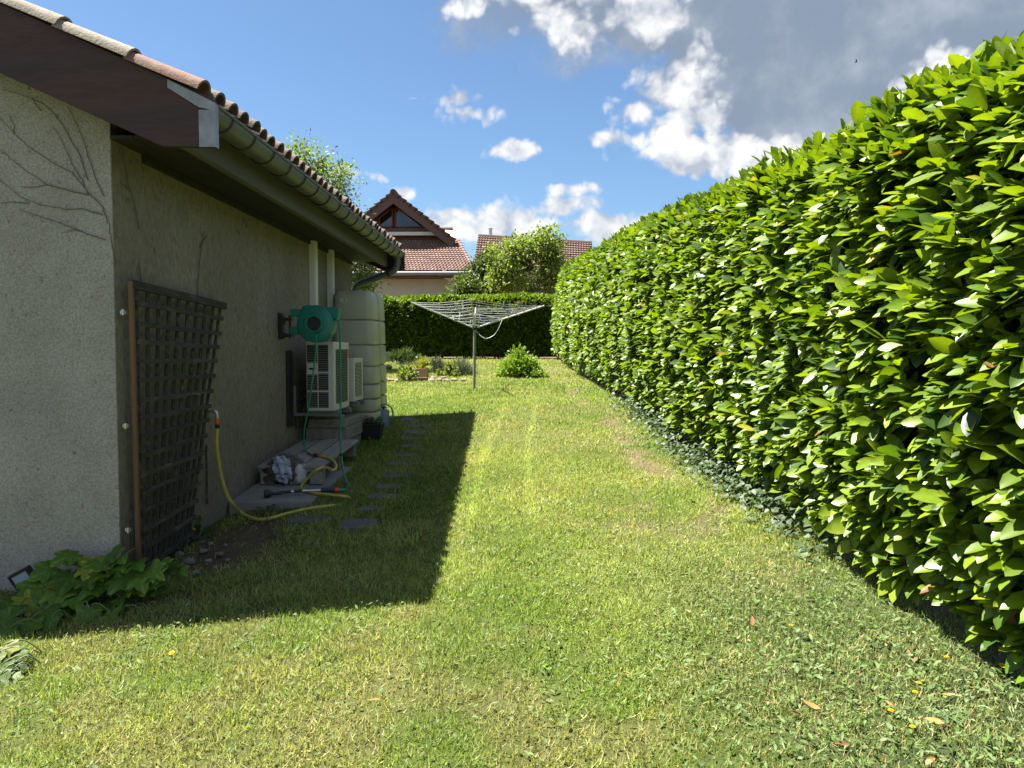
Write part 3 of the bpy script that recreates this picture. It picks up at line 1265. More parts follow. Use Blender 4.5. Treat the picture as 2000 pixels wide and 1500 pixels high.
LAUREL_SECS = [(0, .012), (.09, .065), (.26, .152), (.50, .190), (.73, .174), (.90, .092), (1, 0)]
LAUREL_SECS_FAR = [(0, .03), (.28, .17), (.70, .19), (1, 0)]


def laurel_colour(n, new=None):
    a = np.array((0.070, 0.130, 0.010))
    b = np.array((0.190, 0.256, 0.014))
    d = np.array((0.026, 0.060, 0.012))
    t = rng.beta(1.6, 1.7, n)[:, None]
    c = a + (b - a) * t
    dk = (rng.uniform(0, 1, n) < 0.22)[:, None]
    c = np.where(dk, d + (a - d) * t, c)
    old = rng.uniform(0, 1, n)[:, None]
    c = np.where(old < 0.004, np.array((0.27, 0.25, 0.03)), np.where(old < 0.0055, np.array((0.16, 0.085, 0.03)), c))
    return c * rng.uniform(0.85, 1.15, (n, 1))


def shoots_to_leaves(P, N, per, size, polar=(0.22, 1.05), spread=0.28, up=0.12):
    """P, N: shoot positions and outward normals -> leaf axes, normals, positions"""
    n = len(P)
    d = nrm(N + np.array((0, 0, up)) + rng.normal(0, spread, (n, 3)))
    h = np.where(np.abs(d[:, 2:3]) < 0.9, np.array((0, 0, 1.0)), np.array((1.0, 0, 0)))
    u = nrm(np.cross(d, h))
    w = np.cross(u, d)
    ph0 = rng.uniform(0, 2 * PI, n)
    A, NN, PP, SS, OUT = [], [], [], [], []
    for k in range(per):
        ph = ph0 + k * 2.39996 + rng.normal(0, .25, n)
        th = polar[0] + (polar[1] - polar[0]) * (k / max(1, per - 1)) + rng.normal(0, .14, n)
        a = d * np.cos(th)[:, None] + (u * np.cos(ph)[:, None] + w * np.sin(ph)[:, None]) * np.sin(th)[:, None]
        nn = nrm(d - a * np.sum(d * a, -1, keepdims=True)) * .55 + np.array((0, -.25, 1.15)) + rng.normal(0, .26, (n, 3))
        keep = np.sum(a * N, -1) > -0.15
        pos = P - d * (0.014 * k)[None] if False else P - d * (0.013 * k)
        A.append(a[keep]); NN.append(nn[keep]); PP.append(pos[keep]); OUT.append(np.full(keep.sum(), k))
        SS.append((size * rng.uniform(0.60, 1.28, n) * (0.82 + 0.3 * min(1, k / 3)))[keep])
    return np.concatenate(A), np.concatenate(NN), np.concatenate(PP), np.concatenate(SS), np.concatenate(OUT)


# cross-section of the right hedge: (inset from its face, height)
PROF = np.array([(0.10, 0.13), (0.02, 0.42), (-0.03, 0.85), (-0.05, 1.4), (-0.02, 1.95), (0.03, 2.27), (0.14, 2.44), (0.34, 2.52), (0.7, 2.55), (1.05, 2.5), (1.2, 2.35)])
PSEG = np.linalg.norm(np.diff(PROF, axis=0), axis=1)
PCUM = np.concatenate(([0], np.cumsum(PSEG)))
PLEN = PCUM[-1]


def hedge_height(y):
    h = 1.0 + 0.035 * (fbm(y, y * 0 + 3.1, 1.3, 3, 77) - 0.5) * 2
    h = h + 0.035 * sst(5.5 - y, 0.0, 2.5)
    return h * (1 - 0.28 * sst(y, 19.2, 21.4))


def hedge_surface(y, s):
    """point and outward normal on the hedge at distance y and arc length s of its section"""
    dx = np.interp(s, PCUM, PROF[:, 0])
    hz = np.interp(s, PCUM, PROF[:, 1])
    e = 0.12
    tx = np.interp(s + e, PCUM, PROF[:, 0]) - np.interp(s - e, PCUM, PROF[:, 0])
    tz = np.interp(s + e, PCUM, PROF[:, 1]) - np.interp(s - e, PCUM, PROF[:, 1])
    N = nrm(np.stack([-tz, 0 * tz, tx], -1))
    # lumps: vertical bays and rounded cushions
    b = (fbm(y, s * 0.45, 0.75, 3, 51) - 0.5) * 0.20 + (fbm(y, s, 0.28, 2, 57) - 0.5) * 0.10
    slope = (fbm(y + .08, s * 0.45, 0.75, 3, 51) - fbm(y - .08, s * 0.45, 0.75, 3, 51)) * 0.20 / 0.16
    x = hedge_x(y) + dx
    z = ground(hedge_x(y), y) + hz * hedge_height(y)
    P = np.stack([x, y, z], -1) + N * b[:, None]
    N2 = nrm(N + np.stack([0 * y, -slope, 0 * y], -1) * 0.8)
    return P, N2


def build_hedge():
    root = thing("laurel_hedge", "tall glossy cherry laurel hedge running along the right of the lawn", "hedge", (1.9, 3.0, gz(1.9, 3.0)))
    off = wloc(root)
    bands = [  # y0, y1, shoots per m2, leaves per shoot, size
        (1.6, 4.2, 150, 8, 0.132), (4.2, 7.0, 140, 7, 0.130), (7.0, 11.0, 115, 7, 0.128), (11.0, 16.0, 85, 6, 0.130), (16.0, 21.6, 55, 6, 0.140)]
    A, NN, PP, SS, LV = [], [], [], [], []
    for bi, (y0, y1, den, per, size) in enumerate(bands):
        for layer, (inset, f) in enumerate(((0.0, 1.0), (0.11, 0.45 if y1 < 8 else 0.28))):
            n = int((y1 - y0) * PLEN * den * f)
            y = rng.uniform(y0, y1, n)
            s = rng.uniform(0, PLEN, n)
            # real gaps between shoots
            P, N = hedge_surface(y, s)
            P = P - N * (inset + rng.uniform(0, 0.08, n))[:, None]
            top = (N[:, 2] > 0.6)
            a, nn, pp, ss, k = shoots_to_leaves(P, N, per, size)
            A.append(a); NN.append(nn); PP.append(pp); SS.append(ss); LV.append(np.full(len(a), bi))
    # tall young shoots that break the top line
    n = 620
    y = rng.uniform(1.6, 21.2, n)
    s = rng.uniform(PCUM[5], PCUM[8], n)
    P, N = hedge_surface(y, s)
    P = P + np.array((0, 0, 1.0)) * rng.uniform(0.0, 0.07, n)[:, None]
    a, nn, pp, ss, k = shoots_to_leaves(P, np.tile(np.array((0, 0, 1.0)), (n, 1)), 6, 0.115, (0.25, 0.95), 0.25, 0.9)
    A.append(a); NN.append(nn); PP.append(pp); SS.append(ss); LV.append(np.where(pp[:, 1] < 7, 1, 3))
    A = np.concatenate(A); NN = np.concatenate(NN); PP = np.concatenate(PP); SS = np.concatenate(SS); LV = np.concatenate(LV)
    above = PP[:, 2] > ground(PP[:, 0], PP[:, 1]) + 0.05
    A, NN, PP, SS, LV = A[above], NN[above], PP[above], SS[above], LV[above]
    C = laurel_colour(len(A))
    R = frames(A, NN)
    W = rng.uniform(1.0, 1.36, len(A))
    S3 = np.stack([SS * W, SS, SS * rng.uniform(0.5, 1.5, len(A))], -1)
    print("laurel leaves", len(A))
    tvn, tfn = leaf_template([(0, .012), (.12, .09), (.36, .178), (.64, .186), (.88, .10), (1, 0)], fold=0.32, droop=0.16, wave=0.008)
    tvf, tff = leaf_template(LAUREL_SECS_FAR, fold=0.30, droop=0.14)
    # the leaves that show largest become parts of their own
    ctr = PP + A * (SS * 0.5)[:, None]
    cr = np.array(CAM_R)
    v = (ctr - np.array(EYE)) @ cr
    depth = -v[:, 2]
    px = 1000 + FPX * v[:, 0] / np.maximum(depth, .1)
    py = 750 - FPX * v[:, 1] / np.maximum(depth, .1)
    view = nrm(ctr - np.array(EYE))
    face = np.abs(np.sum(R[:, :, 2] * view, -1))
    area = SS * SS * 0.3 * (face + 0.08) / depth ** 2
    ok = (depth > 0.5) & (px > 20) & (px < 1975) & (py > 20) & (py < 1480)
    area = np.where(ok, area, 0)
    cand = np.argsort(-area)[:2600]
    near = np.where((PP[:, 1] < 6.2))[0]
    # opaque test mesh of the near leaves
    tv = tvf
    vv = np.einsum('nij,nkj->nki', R[near], tv[None] * S3[near][:, None, :]) + PP[near][:, None, :]
    polys = []
    k = len(tv)
    for i in range(len(near)):
        for f in tff:
            polys.append(tuple(j + i * k for j in f))
    bvh = BVHTree.FromPolygons([tuple(p) for p in vv.reshape(-1, 3)], polys, all_triangles=False)
    nf = len(tff)
    back = {int(g): i for i, g in enumerate(near)}
    chosen = []
    for g in cand:
        g = int(g)
        if g not in back:
            continue
        d = Vector(ctr[g]) - EYE
        hit = bvh.ray_cast(EYE, d.normalized())
        if hit[2] is not None and hit[2] // nf == back[g]:
            chosen.append(g)
        if len(chosen) >= 298:
            break
    chosen_set = np.zeros(len(A), bool)
    chosen_set[chosen] = True
    # shared meshes for the single leaves: shape x colour
    bank = []
    for q in range(30):
        tvq, tfq = leaf_template(LAUREL_SECS, fold=random.uniform(.2, .42), droop=random.uniform(.06, .24), wave=random.uniform(0, .014))
        col = laurel_colour(1)
        me = scatter_mesh("leaf", tvq, tfq, np.eye(3)[None], np.zeros((1, 3)), np.ones(1), col, M_LAUREL, rib=.16)
        bank.append((me, col[0]))
    for g in chosen:
        # closest colour in the bank keeps the hedge's mix
        me = bank[int(rng.integers(0, len(bank)))][0]
        o = bpy.data.objects.new("leaf", me)
        COL.objects.link(o)
        o.parent = root
        mat = Matrix(R[g].tolist()).to_4x4() @ Matrix.Diagonal((S3[g][0], S3[g][1], S3[g][1], 1.0))
        o.matrix_local = Matrix.Translation(Vector(PP[g]) - off) @ mat
    rest = ~chosen_set
    nearm = rest & (LV <= 1)
    farm = rest & (LV > 1)
    me1 = scatter_mesh("foliage", tvn, tfn, R[nearm], PP[nearm] - np.array(off), S3[nearm], C[nearm], M_LAUREL, rib=.16)
    me2 = scatter_mesh("foliage", tvf, tff, R[farm], PP[farm] - np.array(off), S3[farm], C[farm], M_LAUREL_FAR)
    for me in (me1, me2):
        o = bpy.data.objects.new("foliage", me)
        COL.objects.link(o)
        o.parent = root
        o["kind"] = "stuff"
    # twiggy core
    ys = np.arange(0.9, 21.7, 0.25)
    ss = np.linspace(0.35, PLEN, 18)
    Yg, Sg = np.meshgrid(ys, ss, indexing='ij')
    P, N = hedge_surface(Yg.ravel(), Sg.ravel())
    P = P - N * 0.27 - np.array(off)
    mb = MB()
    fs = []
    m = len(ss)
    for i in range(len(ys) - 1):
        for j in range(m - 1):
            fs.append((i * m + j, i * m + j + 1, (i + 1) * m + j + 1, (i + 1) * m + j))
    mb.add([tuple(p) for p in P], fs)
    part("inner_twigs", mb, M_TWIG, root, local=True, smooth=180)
    # stems standing in the earth under the hedge
    for k in range(34):
        y = 2.4 + k * 0.42 + random.uniform(-.1, .1)
        x = float(hedge_x(y)) + random.uniform(0.22, 0.42)
        z = gz(x, y)
        lean = random.uniform(-.12, .05)
        pts = [(x, y, z - .05), (x + lean * .3, y + random.uniform(-.04, .04), z + .25), (x + lean, y + random.uniform(-.08, .08), z + .7)]
        part("stem", MB().tube(pts, [0.030, 0.024, 0.018], 7), M_STEM, root, smooth=60)


build_hedge()


def build_far_hedge():
    y0 = 21.55
    root = thing("laurel_hedge", "lower dark laurel hedge closing the far end of the garden", "hedge", (-2.0, y0, 1.3))
    off = np.array(wloc(root))
    prof = np.array([(0.0, 0.08), (-0.03, 0.6), (0.0, 1.35), (0.05, 1.66), (0.2, 1.76), (0.6, 1.80), (1.1, 1.78)])
    seg = np.linalg.norm(np.diff(prof, axis=0), axis=1)
    cum = np.concatenate(([0], np.cumsum(seg)))
    n = 5200
    x = rng.uniform(-8.5, 1.6, n)
    s = rng.uniform(0, cum[-1], n)
    dy = np.interp(s, cum, prof[:, 0])
    hz = np.interp(s, cum, prof[:, 1])
    e = .1
    ty = np.interp(s + e, cum, prof[:, 0]) - np.interp(s - e, cum, prof[:, 0])
    tz = np.interp(s + e, cum, prof[:, 1]) - np.interp(s - e, cum, prof[:, 1])
    N = nrm(np.stack([0 * s, -tz, ty], -1))
    b = (fbm(x, s, 0.6, 3, 151) - .5) * .26
    bend = 0.12 * np.maximum(0, -x - 2) * 0.35
    P = np.stack([x, y0 + dy - bend, 1.33 + hz - 0.05 * np.maximum(0, -x - 2.5) * .3], -1) + N * b[:, None]
    a, nn, pp, ss, k = shoots_to_leaves(P, N, 6, 0.145)
    C = laurel_colour(len(a)) * 0.92
    tvf, tff = leaf_template(LAUREL_SECS_FAR, fold=0.30, droop=0.14)
    me = scatter_mesh("foliage", tvf, tff, frames(a, nn), pp - off, ss, C, M_LAUREL_FAR)
    o = bpy.data.objects.new("foliage", me)
    COL.objects.link(o)
    o.parent = root
    o["kind"] = "stuff"
    mb = MB()
    xs = np.linspace(-8.6, 1.7, 40)
    ssv = np.linspace(0, cum[-1], 12)
    vs, fs = [], []
    for xx in xs:
        bend = 0.12 * max(0, -xx - 2) * 0.35
        for q in ssv:
            vs.append((xx, y0 + 0.2 + np.interp(q, cum, prof[:, 0]) - bend, 1.30 + np.interp(q, cum, prof[:, 1]) * .88))
    m = len(ssv)
    for i in range(len(xs) - 1):
        for j in range(m - 1):
            fs.append((i * m + j, i * m + j + 1, (i + 1) * m + j + 1, (i + 1) * m + j))
    mb.add(vs, fs)
    part("inner_twigs", mb, M_TWIG, root, smooth=180)


build_far_hedge()


# ivy creeping out at the foot of the right hedge
def build_ivy():
    mat = leafmat("ivy_leaf", rough=0.55, trans=0.2, tint=(1.2, 1.4, 0.5), spec=0.5, var=.15, nscale=30)
    n = 5200
    y = rng.uniform(4.2, 11.5, n)
    dens = np.exp(-((y - 6.6) / 1.7) ** 2) + 0.35 * np.exp(-((y - 9.5) / 1.2) ** 2)
    keep = rng.uniform(0, 1, n) < dens
    y = y[keep]
    n = len(y)
    d = np.abs(rng.normal(0, 0.13, n))
    x = hedge_x(y) + 0.12 - d
    h = np.clip(0.26 - d * 1.1, 0.02, 1) * rng.uniform(0, 1, n)
    P = np.stack([x, y, ground(x, y) + h + 0.01], -1)
    az = rng.uniform(0, 2 * PI, n)
    a = np.stack([np.cos(az), np.sin(az), rng.normal(-.2, .3, n)], -1)
    nn = np.stack([-0.5 + rng.normal(0, .4, n), rng.normal(0, .4, n), np.ones(n)], -1)
    c = np.array((0.028, 0.052, 0.017)) + rng.uniform(0, 1, (n, 1)) * np.array((0.035, 0.05, 0.016))
    tv, tf = leaf_template([(0, .12), (.22, .48), (.45, .34), (.7, .22), (1, 0)], fold=.2, droop=.1)
    s = rng.uniform(0.035, 0.06, n)
    me = scatter_mesh("ivy_ground_cover", tv, tf, frames(a, nn), P, s, c, mat)
    o = link("ivy_ground_cover", me)
    tag(o, "dark small-leaved ivy creeping at the foot of the right hedge", "ivy", kind="stuff")


build_ivy()

# ================================================================== THINGS ALONG THE HOUSE
M_OLDWOOD = pm("weathered_dark_wood", (0.048, 0.040, 0.032), (0.026, 0.022, 0.018), scale=9, rough=0.95, bump=0.6, bscale=40, stretch=(1, .2, 1), c3=(0.11, 0.10, 0.085), rand=.25)
M_POST = pm("orange_brown_post", (0.150, 0.078, 0.034), (0.075, 0.042, 0.022), scale=6, rough=0.75, bump=0.4, bscale=40, stretch=(2, 2, .25))
M_STEEL = pm("galvanised_steel", (0.55, 0.55, 0.54), (0.42, 0.42, 0.42), scale=20, rough=0.35, metallic=0.9)
M_CONC = pm("old_concrete", (0.26, 0.25, 0.225), (0.18, 0.17, 0.155), scale=4, rough=0.95, bump=0.7, bscale=60, spots=(0.08, 0.075, 0.065), spot_scale=12, spot_at=.62)
M_STONE = pm("stepping_stone_slate", (0.125, 0.118, 0.112), (0.085, 0.080, 0.077), scale=7, rough=0.9, bump=0.5, bscale=70, rand=.15, spots=(.07, .07, .07), spot_scale=18)
M_BLACK = pm("black_plastic", (0.012, 0.012, 0.013), (0.018, 0.018, 0.019), scale=10, rough=0.5)
M_TEAL = pm("teal_green_plastic", (0.008, 0.185, 0.150), (0.007, 0.165, 0.132), scale=4, rough=0.42)
M_GREENHOSE = pm("green_hose_rubber", (0.008, 0.22, 0.125), (0.006, 0.18, 0.10), scale=8, rough=0.4)
M_YELLOWHOSE = pm("yellow_hose_rubber", (0.50, 0.40, 0.095), (0.42, 0.33, 0.075), scale=6, rough=0.5)
M_ORANGE = pm("orange_connector", (0.55, 0.12, 0.035), (0.45, 0.10, 0.03), scale=9, rough=0.5)
M_HPWHITE = pm("painted_metal_casing", (0.55, 0.55, 0.52), (0.48, 0.48, 0.45), scale=2.2, rough=0.45, spots=(.40, .40, .37), spot_scale=7, spot_at=.66)
M_HPDARK = pm("dark_grille_backing", (0.020, 0.020, 0.021), (0.014, 0.014, 0.015), scale=10, rough=0.8)
M_HPGREY = pm("grey_louvre", (0.20, 0.20, 0.195), (0.15, 0.15, 0.148), scale=10, rough=0.5)
M_TANK = pm("olive_beige_plastic", (0.39, 0.405, 0.31), (0.35, 0.36, 0.275), scale=2.0, rough=0.42, rand=.03)
M_PALLET = pm("grey_pallet_wood", (0.30, 0.275, 0.235), (0.20, 0.18, 0.15), scale=5, rough=0.95, bump=0.7, bscale=45, stretch=(3, .25, 3), spots=(.09, .08, .065), spot_scale=14, spot_at=.6, rand=.12)
M_BRASS = pm("dull_chrome_tap", (0.50, 0.49, 0.46), (0.38, 0.36, 0.33), scale=15, rough=0.35, metallic=.8)
M_SOIL = pm("potting_soil", (0.030, 0.022, 0.015), (0.018, 0.014, 0.010), scale=25, rough=1.0, bump=1.0, bscale=50)
M_RUBBLE = pm("pale_rubble_stone", (0.22, 0.205, 0.18), (0.14, 0.13, 0.11), scale=9, rough=0.95, bump=.6, bscale=40, rand=.25)


def rock(name, c, s, mat, parent, seed, sub=2):
    bm = bmesh.new()
    bmesh.ops.create_icosphere(bm, subdivisions=sub, radius=1.0)
    r = random.Random(seed)
    ph = [r.uniform(0, 6) for _ in range(6)]
    for v in bm.verts:
        d = v.co.normalized()
        k = 1 + .16 * math.sin(3 * d.x + ph[0]) + .14 * math.sin(4 * d.y + ph[1]) + .12 * math.sin(4 * d.z + ph[2]) + .07 * math.sin(9 * d.x + ph[3]) * math.sin(8 * d.y + ph[4])
        v.co = Vector((d.x * s[0] * k, d.y * s[1] * k, d.z * s[2] * k)) + Vector(c)
    me = bpy.data.meshes.new(name)
    bm.to_mesh(me)
    bm.free()
    if parent is None:
        return me
    me.transform(Matrix.Translation(-wloc(parent)))
    return part(name, me, mat, parent, smooth=35)


# ---- concrete slab by the wall (part of the setting)
def build_slab():
    x0, x1, y0, y1 = SLAB
    mb = MB()
    za, zb = slab_z(y0), slab_z(y1)
    mb.add([(x0, y0, za), (x1, y0 + .06, za), (x1 + .03, y1, zb), (x0, y1, zb), (x0, y0, za - .22), (x1, y0 + .06, za - .22), (x1 + .03, y1, zb - .22), (x0, y1, zb - .22)],
           [(0, 1, 2, 3), (0, 4, 5, 1), (1, 5, 6, 2), (2, 6, 7, 3), (3, 7, 4, 0), (4, 7, 6, 5)])
    o = part("concrete_slab", mb, M_CONC, None, bevel=0.012)
    tag(o, "worn concrete slab at the foot of the side wall", "slab", kind="structure")


build_slab()

# ---- stepping stones
for k, (cx, cy, w, h) in enumerate(STONE_BOX):
    mb = MB()
    rz = Matrix.Rotation(random.uniform(-.06, .06), 3, 'Z')
    h = max(h, 0.12)
    t = 0.05
    z = gz(cx, cy)
    tiltm = Matrix.Rotation(0.07, 3, 'X')
    mb.box((cx, cy, z - t / 2 + 0.004), (w, h, t), rz @ tiltm)
    lab = ["nearest of the row, widest grey stepping stone in the shaded grass", "second grey stepping stone of the row counted from the camera",
           "third grey stepping stone of the row counted from the camera", "fourth grey stepping stone, level with the hose end",
           "fifth grey stepping stone of the row counted from the camera", "sixth grey stepping stone, beside the wooden platform",
           "seventh grey stepping stone of the row counted from the camera", "eighth grey stepping stone, beside the stacked blocks",
           "ninth grey stepping stone, half overgrown by grass", "tenth grey stepping stone, beside the black flower pot",
           "last shaded grey stepping stone before the sunlit lawn", "sunlit pale stepping stone at the far end of the row",
           "grey stepping stone lying by itself left of the row near the yellow hose"][k]
    solo("stepping_stone", mb, M_STONE, lab, "stepping stone", "stepping stones along the house", bevel=0.006)


# ---- trellis
def build_trellis():
    X = WX + 0.075
    tl = at_x(262, 556, X)
    tr = at_x(436, 597, X)
    br = at_x(372, 1052, X)
    bl = Vector((X, tl.y + 0.02, gz(X, tl.y) + 0.02))
    br.z = gz(X, br.y) + 0.03
    t = thing("trellis", "weathered wooden fan trellis fixed to the side wall near the corner", "trellis", (X, tl.y, gz(X, tl.y)))
    N = Vector((1, 0, 0))

    def at(u, v):  # u across 0..1, v from top 0..1
        a = tl.lerp(tr, u)
        b = bl.lerp(br, u)
        return a.lerp(b, v)

    # post on the left
    pt = at(0, 0) + Vector((0, -0.035, 0.02))
    pb = at(0, 1) + Vector((0, -0.035, -0.06))
    part("post", MB().bar(pb, pt, 0.024, 0.027, N), M_POST, t, bevel=.004)
    part("top_rail", MB().bar(at(-0.03, 0.0), at(1.03, 0.0), 0.028, 0.05, Vector((0, 0, 1))), M_OLDWOOD, t, bevel=.003)
    for k in range(10):
        u = 0.03 + k * 0.97 / 9
        u = min(u, 0.985)
        a = at(u, 0.012) - N * 0.012
        b = at(u, 0.995 + random.uniform(-.01, .01)) - N * 0.012
        part("upright_slat", MB().bar(a, b, 0.034, 0.012, N), M_OLDWOOD, t, bevel=.002)
    for k in range(15):
        v = (k + 1) / 15.6
        a = at(0.0, v + random.uniform(-.003, .003)) + N * 0.004
        b = at(1.0, v + random.uniform(-.005, .005)) + N * 0.004
        mb = MB()
        m1 = a.lerp(b, .33) + Vector((random.uniform(0, .006), 0, random.uniform(-.006, .006)))
        m2 = a.lerp(b, .66) + Vector((random.uniform(0, .006), 0, random.uniform(-.006, .006)))
        pts = [a, m1, m2, b]
        vs, fs = [], []
        for p in pts:
            vs += [p + Vector((0, 0, -.015)), p + Vector((.013, 0, -.015)), p + Vector((.013, 0, .015)), p + Vector((0, 0, .015))]
        for i in range(3):
            for j in range(4):
                fs.append((i * 4 + j, i * 4 + (j + 1) % 4, i * 4 + 4 + (j + 1) % 4, i * 4 + 4 + j))
        fs += [(3, 2, 1, 0), (12, 13, 14, 15)]
        mb.add(vs, fs)
        part("cross_slat", mb, M_OLDWOOD, t)
    for py in (610, 833, 1040):
        p = at_x(246, py, X - .02)
        mb = MB()
        mb.box((X - 0.042, pt.y - 0.01, p.z), (0.035, 0.02, 0.022))
        mb.tube([(X - .036, pt.y - .026, p.z - .017), (X - .036, pt.y - .026, p.z + .017)], 0.009, 8)
        part("hinge", mb, M_STEEL, t, bevel=.002)


build_trellis()

# ---- dark stick leaning at the wall right of the trellis
mb = MB().tube([at_x(403, 868, WX + .03), at_x(404, 985, WX + .05)], 0.008, 6)
solo("wooden_stake", mb, M_OLDWOOD, "thin dark stake upright against the wall beside the trellis", "stake")


# ---- rubble at the foot of the trellis: single pale stones
def build_rubble():
    spots = [(388, 1052, .05), (362, 1062, .045), (398, 1078, .035), (428, 1084, .03), (372, 1100, .045), (408, 1098, .03), (350, 1085, .04), (440, 1066, .022), (384, 1120, .028), (420, 1110, .02),
             (395, 1060, .02), (445, 1095, .02), (360, 1118, .02), (412, 1063, .025)]
    for k, (px, py, s) in enumerate(spots):
        p = on_ground(px, py)
        me = rock("stone", (p.x, p.y, p.z + s * .25), (s * random.uniform(.7, 1.1), s * random.uniform(.6, .9), s * .5), None, None, k + 40, 1)
        solo("stone", me, M_RUBBLE, "small pale rubble stone in the bare earth below the trellis", "stone", "rubble below the trellis")


build_rubble()


# ---- outdoor tap
def build_tap():
    p = at_x(420, 803, WX + 0.09)
    t = thing("garden_tap", "small chrome garden tap on the side wall right of the trellis", "tap", (WX, p.y, p.z - .05))
    y, z = p.y, p.z
    part("spout", MB().tube([(WX, y, z), (WX + .05, y, z), (WX + .08, y, z + .004), (WX + .10, y, z - .008), (WX + .106, y, z - .03), (WX + .106, y, z - .055)], [.013, .013, .014, .013, .012, .012], 10), M_BRASS, t, smooth=50)
    part("wall_flange", MB().lathe([(.026, 0), (.026, .006), (.012, .012)], (WX, y, z), (1, 0, 0), 16), M_BRASS, t, smooth=40)
    part("handle", MB().tube([(WX + .05, y, z + .01), (WX + .05, y, z + .055)], .006, 8).tube([(WX + .05, y - .028, z + .056), (WX + .05, y + .028, z + .056)], .005, 8), M_BRASS, t, smooth=50)
    part("hose_connector", MB().lathe([(.016, 0), (.018, -.012), (.018, -.036), (.013, -.046)], (WX + .106, y, z - .052), (0, 0, 1), 14), M_ORANGE, t, smooth=40)
    part("connector_collar", MB().lathe([(.017, 0), (.017, -.024), (.013, -.03)], (WX + .106, y, z - .0965), (0, 0, 1), 14), M_BLACK, t, smooth=40)
    return Vector((WX + .106, y, z - .12))


TAP_END = build_tap()


def catmull(pts, n=6):
    pts = [Vector(p) for p in pts]
    out = []
    for i in range(len(pts) - 1):
        p0 = pts[max(i - 1, 0)]
        p1 = pts[i]
        p2 = pts[i + 1]
        p3 = pts[min(i + 2, len(pts) - 1)]
        for k in range(n):
            t = k / n
            out.append(0.5 * ((2 * p1) + (p2 - p0) * t + (2 * p0 - 5 * p1 + 4 * p2 - p3) * t * t + (3 * p1 - p0 - 3 * p2 + p3) * t ** 3))
    out.append(pts[-1])
    return out


def z4(a, b):
    return 380 + a * .21, 780 + b * .21


PAL_Z = lambda y: slab_z(y) + 0.165


def on_plane(px, py, zf):
    d = ray(px, py)
    t = 3.0
    while t < 14:
        p = EYE + d * t
        if p.z <= zf(p.y):
            return p
        t += 0.004
    return p


def build_hoses():
    hang = [(205, 400), (222, 560), (250, 720), (300, 880), (360, 980)]
    pts = [TAP_END + Vector((0, 0, .03)), TAP_END]
    for i, (a, b) in enumerate(hang):
        px, py = z4(a, b)
        pts.append(at_y(px, py, TAP_END.y + 0.02 + 0.035 * i))
    for (a, b) in [(440, 1058), (540, 1106), (640, 1116), (740, 1098), (820, 1073), (940, 1043), (1080, 1013), (1240, 993)]:
        px, py = z4(a, b)
        pts.append(on_ground(px, py, 0.022))
    pts += [on_ground(*z4(1340, 985), -0.012), on_ground(*z4(1440, 960), -0.03), on_ground(*z4(1450, 925), -0.012)]
    for (a, b) in [(1400, 903), (1280, 890), (1130, 872), (1030, 848)]:
        pts.append(on_slab(*z4(a, b), 0.014))
    pts += [on_slab(*z4(990, 815), 0.016), on_plane(*z4(1060, 725), lambda y: slab_z(y) + .10), on_plane(*z4(1140, 655), lambda y: PAL_Z(y) + .012)]
    for (a, b) in [(1215, 635), (1290, 658), (1318, 625), (1290, 570), (1215, 535), (1165, 526)]:
        pts.append(on_plane(*z4(a, b), lambda y: PAL_Z(y) + .014))
    mb = MB().tube(catmull(pts, 5), 0.0125, 9)
    solo("garden_hose", mb, M_YELLOWHOSE, "yellow garden hose from the wall tap, curling over grass, slab and pallet", "hose", smooth=80)
    j = pts[-1]
    # feed hose from the reel down to the joint
    z8 = lambda a, b: (560 + a * .2133, 560 + b * .2133)
    feed = [(268, 440, 6.86), (265, 600, 6.86), (235, 850, 6.86), (190, 1150, 6.86), (158, 1340, 6.88), (165, 1465, 6.9)]
    q = [at_y(*z8(a, b), Y) for (a, b, Y) in feed]
    q.append(on_plane(*z4(1062, 500), lambda y: PAL_Z(y) + .014))
    q.append(j + Vector((-.05, .01, .002)))
    t = thing("reel_feed_hose", "green feed hose hanging from the hose reel to the yellow hose", "hose", (q[-1].x, q[-1].y, q[-1].z))
    part("hose", MB().tube(catmull(q, 6), 0.0085, 8), M_GREENHOSE, t, smooth=80)
    part("hose_coupling", MB().tube([j + Vector((-.055, .012, .004)), j + Vector((-.02, .004, .004))], 0.017, 10), M_BLACK, t, smooth=40)
    part("hose_coupling", MB().tube([j + Vector((-.019, .004, .004)), j + Vector((.02, -.003, .004))], 0.0155, 10), M_ORANGE, t, smooth=40)
    # delivery hose to the lance
    dl = [(462, 285, 6.98), (476, 318, 6.97), (486, 370, 6.96), (490, 600, 6.93), (494, 900, 6.86), (494, 1200, 6.75), (494, 1450, 6.6)]
    q = [at_y(*z8(a, b), Y) for (a, b, Y) in dl]
    q += [at_y(*z4(1366, 520), 6.5), at_y(*z4(1380, 640), 6.36), at_y(*z4(1400, 735), 6.22), at_y(*z4(1428, 795), 6.1), on_ground(*z4(1452, 832), .025)]
    t = thing("delivery_hose", "green hose running straight down from the reel to the lance", "hose", (q[-1].x, q[-1].y, q[-1].z))
    part("hose", MB().tube(catmull(q, 6), 0.0085, 8), M_GREENHOSE, t, smooth=80)
    s = at_y(*z4(1366, 516), 6.5)
    part("hose_stop", MB().lathe([(.009, -.016), (.02, -.012), (.02, .012), (.009, .016)], s, (0, 0.1, 1), 12), M_BLACK, t, smooth=40)
    return q[-1]


LANCE_END = build_hoses()


